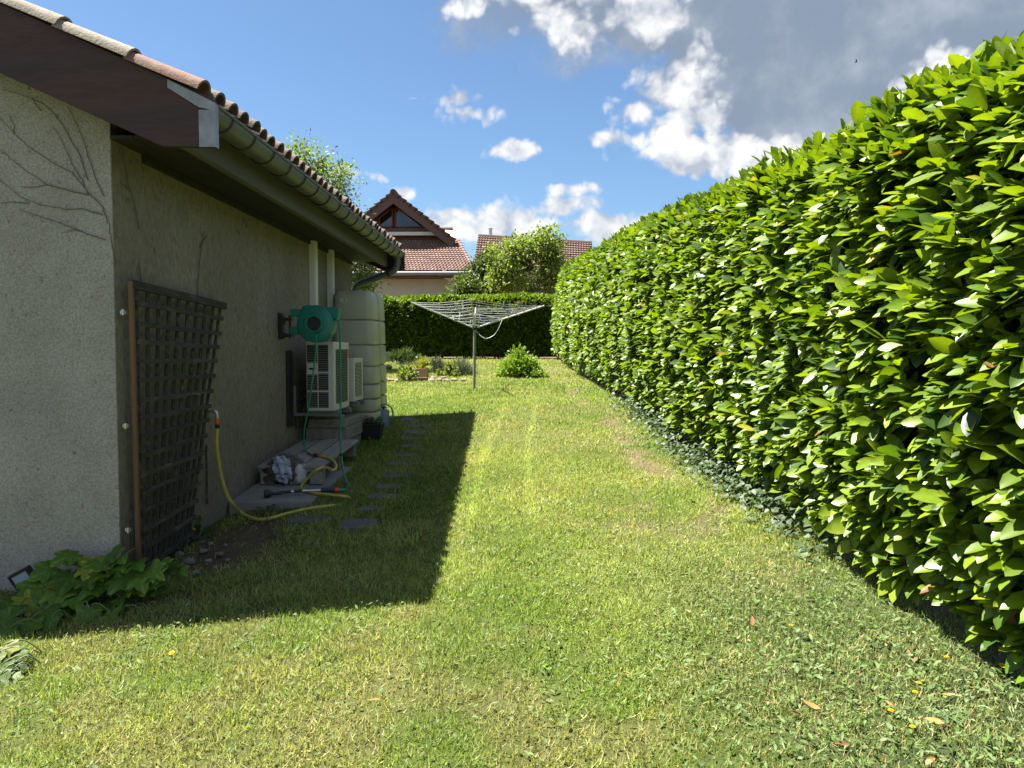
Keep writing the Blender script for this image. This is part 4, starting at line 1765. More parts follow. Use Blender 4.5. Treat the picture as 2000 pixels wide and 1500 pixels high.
def build_lance():
    a = on_slab(*z4(668, 880), .03)
    b = LANCE_END + Vector((-.02, -.06, .0))
    b.z = max(b.z, a.z - .01)
    d = b - a
    P = lambda t: a + d * t + Vector((0, 0, .012 * math.sin(PI * t)))
    t = thing("spray_lance", "black and silver garden spray lance lying on the concrete slab", "spray lance", (a.x, a.y, a.z - .03))
    ax = d.normalized()
    part("spray_head", MB().lathe([(.012, -.03), (.034, -.024), (.037, .0), (.03, .014), (.014, .035), (.013, .11)], P(0) + ax * .01, ax, 18), M_BLACK, t, smooth=40)
    part("shaft", MB().tube([P(.13), P(.3), P(.44)], 0.0125, 10), M_BLACK, t, smooth=40)
    part("ring", MB().tube([P(.30), P(.335)], 0.0145, 10), M_STEEL, t, smooth=40)
    part("silver_tube", MB().tube([P(.44), P(.67)], 0.011, 10), M_STEEL, t, smooth=40)
    mnavy = pm("navy_grip", (0.018, 0.030, 0.065), (0.013, 0.022, 0.05), scale=12, rough=.6)
    g = [P(.67 + .18 * i / 8) for i in range(9)]
    part("grip", MB().tube(g, [.014, .02, .022, .0195, .022, .0195, .022, .02, .016], 12), mnavy, t, smooth=60)
    part("valve_collar", MB().tube([P(.85), P(.90)], 0.0195, 12), pm("red_orange_plastic", (.62, .06, .025), (.5, .05, .02), rough=.45), t, smooth=40)
    part("hose_connector", MB().tube([P(.90), P(.94), P(.985)], [.016, .017, .012], 10), M_GREENHOSE, t, smooth=40)


build_lance()


# ---- wooden platform
def build_platform():
    y0, y1 = 6.26, 7.52
    x0, x1 = WX + .05, -1.735
    z = lambda y: PAL_Z(y)
    t = thing("wooden_pallet", "low weathered grey wooden pallet on the slab by the wall", "pallet", ((x0 + x1) / 2, (y0 + y1) / 2, slab_z(6.9)))
    n = 3
    w = (x1 - x0) / n
    for k in range(n):
        xa = x0 + k * w + .008
        xb = x0 + (k + 1) * w - .008
        dy = random.uniform(-.02, .02)
        mb = MB()
        a, b = y0 + dy, y1 + dy
        mb.add([(xa, a, z(a) - .024), (xb, a, z(a) - .024), (xb, a, z(a)), (xa, a, z(a)), (xa + .01, b, z(b) - .024), (xb + .02 * (k == 2), b, z(b) - .024), (xb + .02 * (k == 2), b, z(b)), (xa + .01, b, z(b))],
               [(0, 1, 2, 3), (4, 7, 6, 5), (0, 4, 5, 1), (1, 5, 6, 2), (2, 6, 7, 3), (3, 7, 4, 0)])
        part("plank", mb, M_PALLET, t, bevel=.004)
    for yy in (y0 + .05, (y0 + y1) / 2, y1 - .05):
        mb = MB().bounds(x0 + .01, x1 - .01, yy - .04, yy + .04, z(yy) - .056, z(yy) - .026)
        part("bearer", mb, M_PALLET, t, bevel=.003)
        for xx in (x0 + .08, (x0 + x1) / 2, x1 - .07):
            part("block", MB().bounds(xx - .055, xx + .055, yy - .05, yy + .05, slab_z(yy) + .002, z(yy) - .057), M_PALLET, t, bevel=.004)


build_platform()


# ---- cement sack
def build_sack():
    a = on_slab(514, 945)
    c = on_slab(548, 948)
    cx, cy, z0 = c.x, c.y + .10, slab_z(c.y + .10)
    t = thing("cement_sack", "slumped dark sack with a crumpled white and blue printed panel on the slab", "sack", (cx, cy, z0))
    bm = bmesh.new()
    bmesh.ops.create_cube(bm, size=2.0)
    bmesh.ops.subdivide_edges(bm, edges=bm.edges[:], cuts=9, use_grid_fill=True)
    def shape(co, grow=0.0):
        d = co.copy()
        x, y, z = d
        r = 1.0 / (abs(x) ** 3.2 + abs(y) ** 3.2 + abs(z) ** 3.2) ** (1 / 3.2)
        p = Vector((x * r, y * r, z * r))
        w = .16 + grow
        h = .115 + grow
        q = Vector((p.x * w * (1 - .12 * p.z), p.y * (.12 + grow), (p.z + 1) * h))
        k = .011 * math.sin(19 * p.x + 5 * p.z) + .009 * math.sin(23 * p.z + 7 * p.y) + .009 * math.sin(31 * p.y + 11 * p.x) + .012 * math.sin(9 * p.x * p.z + 3)
        q += p.normalized() * k
        q.z += .025 * math.sin(4 * p.x + 1) * (p.z + 1) * .5
        q.z = max(q.z, 0.004)
        return q
    orig = [v.co.copy() for v in bm.verts]
    # printed panel: a patch of the same surface, slightly proud
    me2v, me2f = [], []
    for i in range(13):
        for j in range(17):
            x = -.30 + .95 * i / 12
            z = .98 - 1.9 * j / 16
            me2v.append(shape(Vector((x, -1.0, z)), .013))
    for i in range(12):
        for j in range(16):
            me2f.append((i * 17 + j, i * 17 + j + 1, (i + 1) * 17 + j + 1, (i + 1) * 17 + j))
    for v, o in zip(bm.verts, orig):
        v.co = shape(o)
    me = bpy.data.meshes.new("sack_body")
    bm.to_mesh(me)
    bm.free()
    msack = pm("dark_brown_sack", (0.040, 0.033, 0.027), (0.10, 0.075, 0.05), scale=6, rough=0.6, bump=.3, bscale=30)
    part("sack_body", me, msack, t, smooth=70)
    m = bpy.data.meshes.new("printed_panel")
    m.from_pydata(me2v, [], me2f)
    mat = pm("crumpled_white_plastic", (0.52, 0.55, 0.60), (0.24, 0.29, 0.40), scale=5, rough=0.4, bump=.6, bscale=18, stretch=(.2, 1, 2.2), edge=.12)
    part("printed_panel", m, mat, t, smooth=70)
    # second, flatter white bag end beside it
    me3 = rock("bag_end", (0.17, -.03, .085), (.055, .085, .085), None, None, 5, 3)
    part("bag_end", me3, pm("white_bag_plastic", (.52, .53, .53), (.36, .37, .38), scale=9, rough=.45, bump=.8, bscale=16), t, smooth=60)


build_sack()


# ---- hose reel
def build_reel():
    Y = 7.02
    c = at_y(618.7, 633, Y)
    k = Y / FPX
    R = 36.5 * k
    t = thing("hose_reel", "teal green wall-mounted hose reel with a round drum and dark hub", "hose reel", (WX, Y, c.z - R))
    ax = Vector((0, -1, 0))
    part("drum", MB().lathe([(R * .86, -.075), (R, -.06), (R, .045), (R * .965, .062), (R * .9, .068), (R * .56, .074), (R * .53, .074)], c, ax, 40), M_TEAL, t, smooth=35)
    ro, ri = 18.3 * k, 13.6 * k
    part("hub_ring", MB().lathe([(ro * 1.06, .066), (ro, .098), (ro * .96, .104), (ri * 1.03, .104), (ri, .098), (ri, .074)], c, ax, 32), M_TEAL, t, smooth=35)
    part("hub_hole", MB().lathe([(0.0005, .0765), (ri * .6, .0765), (ri, .0765), (ri, .0755)], c, ax, 28), M_BLACK, t)
    # shoulder housings
    def px(a, b, y=Y):
        return at_y(540 + a / 9.375, 560 + b / 9.375, y)
    for poly in ([(470, 360), (545, 335), (760, 345), (620, 420), (430, 560), (440, 470)], [(900, 395), (980, 370), (1060, 375), (1140, 395), (1120, 560), (1085, 620), (1000, 500)]):
        pl = [px(a, b, Y - .035) for (a, b) in poly]
        part("housing", MB().prism(pl, (0, .10, 0)), M_TEAL, t, bevel=.006)
    for (x0, x1, y0, y1) in ((265, 470, 410, 548), (255, 430, 735, 870)):
        a = px(x0, y0)
        b = px(x1, y1)
        part("mounting_lug", MB().bounds(a.x, b.x, Y - .04, Y + .05, b.z, a.z), M_TEAL, t, bevel=.008)
    a = px(80, 480)
    b = px(200, 960)
    br = part("wall_bracket", MB().prism([(WX, Y - .03, a.z), (WX + .022, Y - .03, a.z), (WX + .055, Y - .03, a.z - .045), (WX + .125, Y - .03, a.z - .05), (WX + .125, Y - .03, a.z - .072),
                                     (WX + .06, Y - .03, a.z - .075), (WX + .042, Y - .03, a.z - .11), (WX + .042, Y - .03, b.z + .085), (WX + .06, Y - .03, b.z + .055),
                                     (WX + .125, Y - .03, b.z + .048), (WX + .125, Y - .03, b.z + .024), (WX + .055, Y - .03, b.z + .02), (WX + .02, Y - .03, b.z), (WX, Y - .03, b.z)], (0, .075, 0)), M_BLACK, t, bevel=.004)
    xx = WX + .10
    part("pivot_pin", MB().tube([(xx, Y + .01, b.z + .01), (xx, Y + .01, a.z - .02)], .011, 10), M_BLACK, t, smooth=40)


build_reel()


# ---- heat pump units
def build_unit(label, x0, x1, y0, y1, z0, z1, big):
    t = thing("heat_pump_unit", label, "heat pump", ((x0 + x1) / 2, (y0 + y1) / 2, z0), "outdoor heat pump units on the side wall")
    part("casing", MB().bounds(x0, x1, y0, y1, z0, z1), M_HPWHITE, t, bevel=0.012 if big else .009, seg=3)
    h = z1 - z0
    if big:
        # louvred end panel facing the garden path: four dark openings with slats
        w = x1 - x0
        cols = ((x0 + .012, x0 + w * .40), (x0 + w * .44, x0 + w * .79))
        rows = ((z0 + .035, z0 + h * .275), (z0 + h * .30, z0 + h * .525), (z0 + h * .60 if False else z0 + h * .555, z0 + h * .70), (z0 + h * .70, z0 + h * .955))
        rows = ((z0 + .035, z0 + h * .275), (z0 + h * .30, z0 + h * .53), (z0 + h * .70, z0 + h * .955))
        for ci, (a, b) in enumerate(cols):
            rr = rows if ci == 0 else (rows[0], (rows[1][0], z0 + h * .545), (z0 + h * .57, rows[2][1]))
            for (za, zb) in rr:
                p = part("louvre_panel", MB().bounds(a, b, y0 - .002, y0 + .004, za, zb), M_HPDARK, t)
                n = max(3, int((zb - za) / .021))
                for k in range(n):
                    z = za + (zb - za) * (k + .5) / n
                    mb = MB().box(((a + b) / 2, y0 - .004, z), (b - a, .008, .0065), Matrix.Rotation(.5, 3, 'X'))
                    part("louvre_slat", mb, M_HPGREY, p)
        part("handle_recess", MB().bounds(x0 + .03, x0 + w * .33, y0 - .0015, y0 + .003, z0 + h * .595, z0 + h * .625), M_HPDARK, t)
    # fan side facing the lawn
    ya, yb = y0 + .06 * (y1 - y0) + .03, y1 - .09
    za, zb = z0 + .10 * h, z1 - .11 * h
    g = part("fan_grille", MB().bounds(x1 - .002, x1 + .003, ya, yb, za, zb), M_HPDARK, t)
    n = int((zb - za) / (.017 if big else .015))
    for k in range(n):
        z = za + (zb - za) * (k + .5) / n
        part("grille_bar", MB().bounds(x1 + .003, x1 + .009, ya - .004, yb + .004, z - .0028, z + .0028), M_HPGREY if big else M_HPWHITE, g)
    if big:
        s = part("warning_sticker", MB().bounds(x1 + .0006, x1 + .0022, yb + .018, yb + .068, z1 - .17, z1 - .07), pm("orange_sticker", (.50, .17, .05), (.42, .14, .04), scale=30, rough=.5), t)
        part("rating_label", MB().bounds(x1 + .0006, x1 + .0022, yb + .022, yb + .062, z1 - .32, z1 - .19), pm("pale_label", (.50, .52, .52), (.36, .38, .40), scale=60, rough=.5, stretch=(1, .1, 1)), t)
    for yy in (y0 + .08, y1 - .08):
        part("foot", MB().bounds(x0 + .01, x1 + .03, yy - .03, yy + .03, z0 - .022, z0 - .002), M_HPGREY, t, bevel=.003)
        part("wall_bracket", MB().bounds(WX, x1 + .035, yy - .018, yy + .018, z0 - .054, z0 - .023).bounds(WX, WX + .03, yy - .018, yy + .018, z0 - .023, z0 + .25), M_HPGREY, t, bevel=.003)
    if big:
        # insulated pipes into the wall
        for i in range(2):
            part("pipe", MB().tube(catmull([(x0 - .0, y0 + .10 + .05 * i, z0 + .14), (x0 - .05, y0 + .10 + .05 * i, z0 + .13), (WX + .03, y0 + .10 + .05 * i, z0 + .05 - .12 * i), (WX + .03, y0 + .1 + .05 * i, z0 - .18)], 5), .016, 8), M_BLACK, t, smooth=60)


build_unit("larger cream heat pump with louvred end and orange sticker, below the hose reel", -2.205, -1.922, 7.34, 7.96, 0.945, 1.640, True)
build_unit("smaller pale heat pump with fine front grille, behind the larger one", -2.19, -1.895, 8.07, 8.52, 0.99, 1.470, False)
# narrow black strip on the wall beside the big unit
mb = MB().bounds(WX - .001, WX + .028, 7.20, 7.33, 0.80, 1.55)
solo("black_strip", mb, M_BLACK, "narrow black strip on the wall behind the larger heat pump", "board", bevel=.003)


# ---- stacked blocks under the heat pump
def build_blocks():
    y0, y1 = 7.62, 8.35
    spec = [(-2.30, -1.885, .185), (-2.31, -1.87, .125), (-2.28, -1.885, .09)]
    y = 7.62
    z = gz(-2.1, 7.7) - .01
    names = ["bottom, tallest grey block of the stack under the heat pump", "middle weathered grey block of the stack under the heat pump", "top, thin pale grey slab of the stack under the heat pump"]
    for k, (xa, xb, h) in enumerate(spec):
        mb = MB()
        nx, nz = 14, 3
        mb.bounds(xa, xb, y0 + .03 * k * (k < 2), y1, z, z + h)
        solo("block", mb, M_PALLET if k else M_CONC, names[k], "block", "blocks stacked under the heat pump", bevel=.008)
        z += h + .003
    mb = MB().bounds(-2.25, -1.93, y0 + .1, y0 + .14, z + .001, z + .035)
    solo("offcut", mb, M_PALLET, "short pale wood offcut lying on top of the block stack", "offcut", bevel=.004)


build_blocks()


# ---- rain water tanks
def rounded_rect(w, d, r, n=4):
    out = []
    for (cx, cy, a0) in ((w / 2 - r, d / 2 - r, 0), (-w / 2 + r, d / 2 - r, 90), (-w / 2 + r, -d / 2 + r, 180), (w / 2 - r, -d / 2 + r, 270)):
        for i in range(n + 1):
            a = math.radians(a0 + 90 * i / n)
            out.append((cx + math.cos(a) * r, cy + math.sin(a) * r))
    return out


def build_tank(label, cx, cy, w, d, z0, ztop):
    t = thing("water_tank", label, "water tank", (cx, cy, z0), "rain water tanks against the side wall")
    fr = [0, .055, .130, .223, .330, .460, .612, .792, 1.0]
    H = ztop - z0
    for i in range(8):
        za, zb = z0 + fr[i] * H, z0 + fr[i + 1] * H
        f0 = 1 - .13 * (fr[i]) ** 1.6
        f1 = 1 - .13 * (fr[i + 1]) ** 1.6
        top = i == 7
        g = .014
        rings = [(za, f0 * .87), (za + .62 * g, f0 * .90), (za + .66 * g, f0 * .985), (za + g * 1.5, f0), (zb - g * 2.2, f1), (zb - g, f1 * .985), (zb - .9 * g, f1 * .93), (zb, f1 * .87)]
        if top:
            rings = [(za, f0 * .87), (za + .62 * g, f0 * .90), (za + .66 * g, f0 * .985), (za + g * 1.5, f0), (zb - .10, f1), (zb - .05, f1 * .965), (zb - .02, f1 * .90), (zb, f1 * .80)]
        mb = MB()
        vs, fs = [], []
        base = rounded_rect(w, d, .085, 4)
        m = len(base)
        for (z, s) in rings:
            for (x, y) in base:
                # facets bulge a little
                vs.append((cx + x * s, cy + y * s, z))
        for r in range(len(rings) - 1):
            for k in range(m):
                k2 = (k + 1) % m
                fs.append((r * m + k, r * m + k2, (r + 1) * m + k2, (r + 1) * m + k))
        fs.append(tuple(range(m - 1, -1, -1)))
        fs.append(tuple((len(rings) - 1) * m + k for k in range(m)))
        mb.add(vs, fs)
        p = part("segment", mb, M_TANK, t, smooth=30)
        if top:
            part("round_boss", MB().lathe([(.046, -.02), (.046, .010), (.040, .015), (.030, .012), (.0005, .012)], (cx - w * .20, cy - d / 2 * f1, zb - .115), (0, -1, 0), 24), M_TANK, p, smooth=35)
    return t


TZ = gz(-2.05, 8.8)
# plinth
mb = MB().bounds(-2.325, -1.80, 8.56, 9.9, TZ - .1, TZ + .085)
solo("tank_plinth", mb, M_CONC, "low concrete plinth carrying the two water tanks", "plinth", bevel=.01)
build_tank("nearer ribbed olive beige water tank with a round boss", -2.045, 8.85, .52, .46, TZ + .088, 2.255)
tk = build_tank("farther ribbed olive beige water tank, half hidden behind the nearer one", -2.075, 9.46, .50, .48, TZ + .088, 2.275)
p = at_y(748, 800, 9.33)
mbr = pm("brown_plastic_tap", (.055, .03, .018), (.04, .022, .014), rough=.5)
part("drain_tap", MB().tube([(-1.86, 9.33, p.z), (p.x + .01, 9.33, p.z)], .012, 8).tube([(p.x + .01, 9.33, p.z + .03), (p.x + .01, 9.33, p.z - .035)], .013, 8).tube([(p.x - .025, 9.33, p.z + .033), (p.x + .04, 9.33, p.z + .033)], .008, 8), mbr, tk, smooth=40)


# ---- watering can
def build_can():
    p = on_ground(748, 838)
    cx, cy = p.x - .02, p.y + .12
    z = gz(cx, cy)
    m = pm("blue_grey_plastic_can", (.185, .27, .33), (.15, .225, .28), scale=5, rough=.45)
    t = thing("watering_can", "blue grey plastic watering can beside the tanks", "watering can", (cx, cy, z))
    part("body", MB().lathe([(.075, 0), (.080, .01), (.078, .20), (.070, .215), (.066, .215), (.066, .20), (.06, .19), (.0005, .19)], (cx, cy, z), (0, 0, 1), 24), m, t, smooth=40)
    part("spout", MB().tube([(cx - .07, cy - .02, z + .05), (cx - .11, cy - .04, z + .16), (cx - .125, cy - .045, z + .30)], [.026, .018, .013], 10), m, t, smooth=50)
    part("handle", MB().tube(catmull([(cx + .07, cy, z + .06), (cx + .125, cy, z + .12), (cx + .10, cy, z + .25), (cx, cy, z + .285), (cx - .05, cy, z + .21)], 5), .010, 8), m, t, smooth=60)


build_can()

# ---- petals, leaves helpers
M_FLOWERS = leafmat("flower_petals", rough=.6, trans=.3, tint=(1.1, 1.0, .6), spec=.2, var=.1)
M_HERB = leafmat("herb_leaf", rough=.45, trans=.35, tint=(1.25, 1.45, .45), spec=.4, var=.15, nscale=25)


def flower_head(c, r, col, n=12, up=Vector((0, 0, 1)), name="flower"):
    """a ring of petals in three rows, one mesh"""
    A, NN, PP, SS = [], [], [], []
    u, w = frame_z(up)
    for row, (th, s) in enumerate(((1.25, 1.0), (.9, .8), (.4, .55))):
        for k in range(n):
            ph = 2 * PI * (k + row * .5) / n
            side = u * math.cos(ph) + w * math.sin(ph)
            a = up * math.cos(th) + side * math.sin(th)
            A.append(a[:]); NN.append((up * math.sin(th) - side * math.cos(th))[:]); PP.append(tuple(c)); SS.append(r * s)
    tv, tf = leaf_template([(0, .06), (.5, .17), (.9, .16), (1, 0)], fold=.1, droop=.1)
    C = np.tile(np.array(col), (len(A), 1)) * rng.uniform(.85, 1.1, (len(A), 1))
    return scatter_mesh(name, tv, tf, frames(np.array(A), np.array(NN)), np.array(PP), np.array(SS), C, M_FLOWERS)


# ---- black flower pot with orange flowers
def build_pot():
    p = on_ground(724, 862)
    cx, cy = p.x, p.y + .12
    z = gz(cx, cy)
    t = thing("flower_pot", "black square pot with orange flowers in front of the tanks", "flower pot", (cx, cy, z))
    vs, fs = [], []
    for (s, zz) in ((.085, 0), (.112, .17), (.118, .172), (.118, .19), (.105, .19), (.10, .165)):
        vs += [(cx - s, cy - s, z + zz), (cx + s, cy - s, z + zz), (cx + s, cy + s, z + zz), (cx - s, cy + s, z + zz)]
    for r in range(5):
        for k in range(4):
            fs.append((r * 4 + k, r * 4 + (k + 1) % 4, r * 4 + 4 + (k + 1) % 4, r * 4 + 4 + k))
    fs += [(3, 2, 1, 0), (20, 21, 22, 23)]
    part("pot", MB().add(vs, fs), M_BLACK, t, bevel=.004)
    n = 90
    a = np.stack([rng.normal(0, 1, n), rng.normal(0, 1, n), rng.uniform(.1, 1.2, n)], -1)
    pp = np.stack([rng.uniform(-.09, .10, n), rng.uniform(-.09, .09, n), .185 + rng.uniform(0, .05, n)], -1)
    nn = np.stack([rng.normal(0, .5, n), rng.normal(0, .5, n), np.ones(n)], -1)
    c = np.array((.06, .10, .02)) * rng.uniform(.6, 1.4, (n, 1))
    tv, tf = leaf_template([(0, .05), (.4, .2), (.75, .15), (1, 0)])
    me = scatter_mesh("leaves", tv, tf, frames(a, nn), pp, rng.uniform(.03, .06, n), c, M_HERB)
    o = bpy.data.objects.new("leaves", me)
    COL.objects.link(o)
    o.parent = t
    o["kind"] = "stuff"
    for (dx, dy, dz, col, r) in ((-.085, -.06, .255, (.62, .10, .01), .030), (-.05, -.08, .25, (.66, .13, .012), .028), (-.068, -.02, .265, (.58, .10, .01), .026), (.09, -.05, .24, (.55, .38, .03), .016), (.06, -.02, .25, (.5, .36, .03), .014)):
        me = flower_head((0, 0, 0), r, col, 9)
        o = bpy.data.objects.new("flower", me)
        COL.objects.link(o)
        o.parent = t
        o.location = (dx, dy, dz)


build_pot()


# ---- floodlight on the gable wall
def build_floodlight():
    c = at_y(44, 1132, GY - .085)
    t = thing("floodlight", "black framed floodlight tilted on the gable wall behind the leaves", "floodlight", (c.x, GY, c.z))
    rot = Matrix.Rotation(math.radians(-28), 3, 'Y') @ Matrix.Rotation(math.radians(10), 3, 'X')
    w, h = .125, .105
    def P(x, y, z):
        return c + rot @ Vector((x, y, z))
    part("housing", MB().box(c + rot @ Vector((0, .02, 0)), (w, .035, h), rot), M_BLACK, t, bevel=.004)
    part("glass", MB().box(c + rot @ Vector((0, .0005, 0)), (w - .026, .006, h - .026), rot), pm("floodlight_glass", (.36, .40, .47), (.30, .34, .42), scale=6, rough=.12, spec=.8), t)
    mb = MB()
    for (x, z, ww, hh) in ((0, h / 2 - .007, w, .014), (0, -h / 2 + .007, w, .014), (w / 2 - .007, 0, .014, h - .028), (-w / 2 + .007, 0, .014, h - .028)):
        mb.box(c + rot @ Vector((x, -.001, z)), (ww, .012, hh), rot)
    part("frame", mb, M_BLACK, t)
    part("mount_arm", MB().tube([P(0, .035, -.01), (c.x + .0, GY + .005, c.z - .02)], .014, 8), M_BLACK, t, smooth=40)
    part("cable", MB().tube(catmull([P(-.05, .03, -.045), P(-.045, .045, -.085), (c.x - .0, GY - .008, c.z - .11), (c.x + .05, GY - .006, c.z - .20)], 4), .004, 6), M_BLACK, t, smooth=60)


build_floodlight()


# ---- broad leaved plants at the gable wall
def lobed_leaf(name, seed, col):
    r_ = random.Random(seed)
    n = 44
    v = [(0, 0, 0)]
    col_ = [col]
    rings = 3
    def rad(th):  # th measured from the leaf tip direction (+Y)
        lobes = [(0, 1.0, .42), (.95, .86, .36), (-.95, .86, .36), (1.85, .66, .36), (-1.85, .66, .36)]
        m = .56
        for (c, a, w) in lobes:
            d = (th - c + PI) % (2 * PI) - PI
            m = max(m, .56 + (a - .56) * math.exp(-(d / w) ** 2))
        back = abs(abs(th) - PI)
        if back < .35:
            m *= .30 + .70 * back / .35
        return m * (1 + .045 * math.sin(th * 19 + seed) + .03 * math.sin(th * 31))
    ph = r_.uniform(0, 6)
    bend = r_.uniform(.10, .35)
    for k in range(1, rings + 1):
        f = (k / rings) ** .9
        for i in range(n):
            th = -PI + 2 * PI * i / n
            r = rad(th) * f
            x, y = math.sin(th) * r, math.cos(th) * r
            fold = .10 * abs(math.sin(th * 2.5)) * r
            z = -bend * (r ** 2) * (.6 + .5 * math.cos(th * 2 + ph)) + fold + .035 * math.sin(5 * th + ph) * f
            v.append((x, y, z))
    f = []
    for i in range(n):
        j = (i + 1) % n
        f.append((0, 1 + i, 1 + j))
        for k in range(rings - 1):
            f.append((1 + k * n + i, 1 + (k + 1) * n + i, 1 + (k + 1) * n + j, 1 + k * n + j))
    v = np.array(v)
    v[:, 1] += .25
    me = scatter_mesh(name, v, f, np.eye(3)[None], np.zeros((1, 3)), np.ones(1), np.array([col]), M_HERBL)
    at = me.attributes["col"].data
    for k in range(rings):
        for i in range(n):
            th = -PI + 2 * PI * i / n
            vein = min(abs((th - c + PI) % (2 * PI) - PI) for c in (0, .95, -.95, 1.85, -1.85))
            f_ = 1.55 if vein < .08 else (0.86 if k == 1 else 1.0)
            at[1 + k * n + i].color = (col[0] * f_, col[1] * f_, col[2] * f_, 1)
    return me


M_HERBL = leafmat("broad_leaf", rough=.50, trans=.28, tint=(1.2, 1.4, .4), spec=.22, var=.22, nscale=7)


def build_broadleaf(label, spots, base, group=None, tone=1.0):
    t = thing("broad_leaved_plant", label, "plant", base, group)
    off = wloc(t)
    mstem = pm("green_leaf_stalk", (.10, .13, .035), (.075, .10, .03), scale=20, rough=.6)
    bank = [lobed_leaf("leaf", s, tuple(v * tone for v in c)) for s, c in enumerate([(.070, .135, .014), (.085, .155, .018), (.11, .18, .022), (.055, .11, .014), (.14, .20, .022), (.08, .145, .022), (.19, .22, .025)])]
    for i, (px, py, Y, s, tipx, tipz) in enumerate(spots):
        Y -= max(0.0, py - 1165) * .0035 if len(spots) > 20 else 0.0
        p = at_y(px, py, Y)
        o = bpy.data.objects.new("leaf", bank[random.choice([0, 0, 1, 1, 2, 3, 3, 4, 5, 5]) if i % 17 else 6])
        COL.objects.link(o)
        o.parent = t
        a = np.array([[tipx, -.75 + random.uniform(-.25, .25), tipz]])
        nn = np.array([[random.uniform(-.35, .35), -.85 + random.uniform(-.35, .3), .9]])
        R = Matrix(frames(a, nn)[0].tolist()).to_4x4()
        o.matrix_local = Matrix.Translation(p - off) @ R @ Matrix.Diagonal((s * 1.12, s * 1.12, s * 1.12, 1))
        # stalk from the crown of the plant
        root = Vector((p.x * .55 + base[0] * .45 + random.uniform(-.12, .12), min(Y + .08, GY - .04), gz(p.x, Y) - .01))
        mid = root.lerp(p, .55) + Vector((0, 0, .05))
        part("stalk", MB().tube(catmull([root, mid, p], 4), .0035, 5), mstem, t)


r_ = random.Random(3)
spots = [(185, 1092, 4.08, .115, .1, -.35), (215, 1080, 4.10, .10, .6, -.1), (150, 1082, 4.1, .10, -.6, -.1), (240, 1085, 4.05, .10, .5, .1), (262, 1098, 4.02, .09, .8, .0),
         (110, 1110, 4.08, .10, -.5, -.1), (140, 1118, 4.04, .115, .1, -.35), (90, 1140, 4.02, .125, -.3, -.2), (175, 1122, 4.02, .10, .5, -.3),
         (205, 1115, 4.04, .10, .4, -.4), (250, 1122, 4.0, .105, -.2, -.35), (275, 1118, 3.98, .10, .4, -.4), (290, 1108, 4.0, .09, .8, -.2), (310, 1100, 4.06, .085, .7, .1),
         (325, 1108, 4.1, .08, .9, -.1), (345, 1112, 4.1, .065, .8, -.1), (120, 1150, 3.98, .11, .3, -.25), (70, 1170, 3.95, .10, -.6, -.2), (40, 1180, 3.93, .11, -.8, -.15),
         (105, 1168, 3.93, .10, .2, -.3), (150, 1160, 3.95, .10, .5, -.25), (175, 1188, 3.92, .09, .1, -.5), (215, 1195, 3.92, .085, .7, -.15), (235, 1165, 3.98, .07, .6, -.2),
         (30, 1205, 3.9, .10, -.7, -.2), (60, 1210, 3.88, .10, .2, -.45), (100, 1205, 3.88, .075, -.1, -.5), (20, 1225, 3.86, .09, -.5, -.4), (15, 1190, 3.95, .10, -.9, 0),
         (195, 1140, 3.98, .09, -.4, -.3), (165, 1100, 4.11, .09, -.2, .2), (230, 1100, 4.1, .085, .1, .2), (280, 1140, 3.98, .07, .3, -.4), (90, 1190, 3.9, .085, .5, -.35),
         (130, 1130, 4.05, .09, -.7, -.2), (300, 1128, 4.0, .065, .5, -.3), (260, 1150, 3.95, .055, .1, -.1), (-15, 1180, 3.95, .1, -.8, -.2), (-25, 1215, 3.9, .1, -.6, -.3)]
for k in range(34):
    px = r_.uniform(-10, 345)
    top = 1075 + max(0, 190 - px) * .42 + max(0, px - 230) * .28
    spots.append((px, r_.uniform(top + 12, min(1228, top + 115)), r_.uniform(3.95, 4.1), r_.uniform(.05, .095), r_.uniform(-.8, .8), r_.uniform(-.5, .2)))
spots = [q for q in spots if not (q[0] < 75 and q[1] < 1160)]
build_broadleaf("large leafy green plant with lobed leaves at the gable wall corner", spots, (-2.5, 4.08, gz(-2.5, 4.0)))
spots = [(8, 1258, 3.34, .085, .5, -.5), (22, 1272, 3.32, .08, .8, -.5), (-8, 1276, 3.30, .09, -.2, -.5), (5, 1296, 3.24, .08, .3, -.7), (25, 1298, 3.24, .07, .8, -.7), (-20, 1262, 3.3, .09, -.6, -.3), (50, 1298, 3.36, .06, .6, .0), (0, 1318, 3.18, .075, .1, -.5), (18, 1316, 3.2, .06, .7, -.5)]
build_broadleaf("small leafy plant cut by the left edge of the picture", spots, (-2.32, 3.30, gz(-2.32, 3.3)), tone=.55)


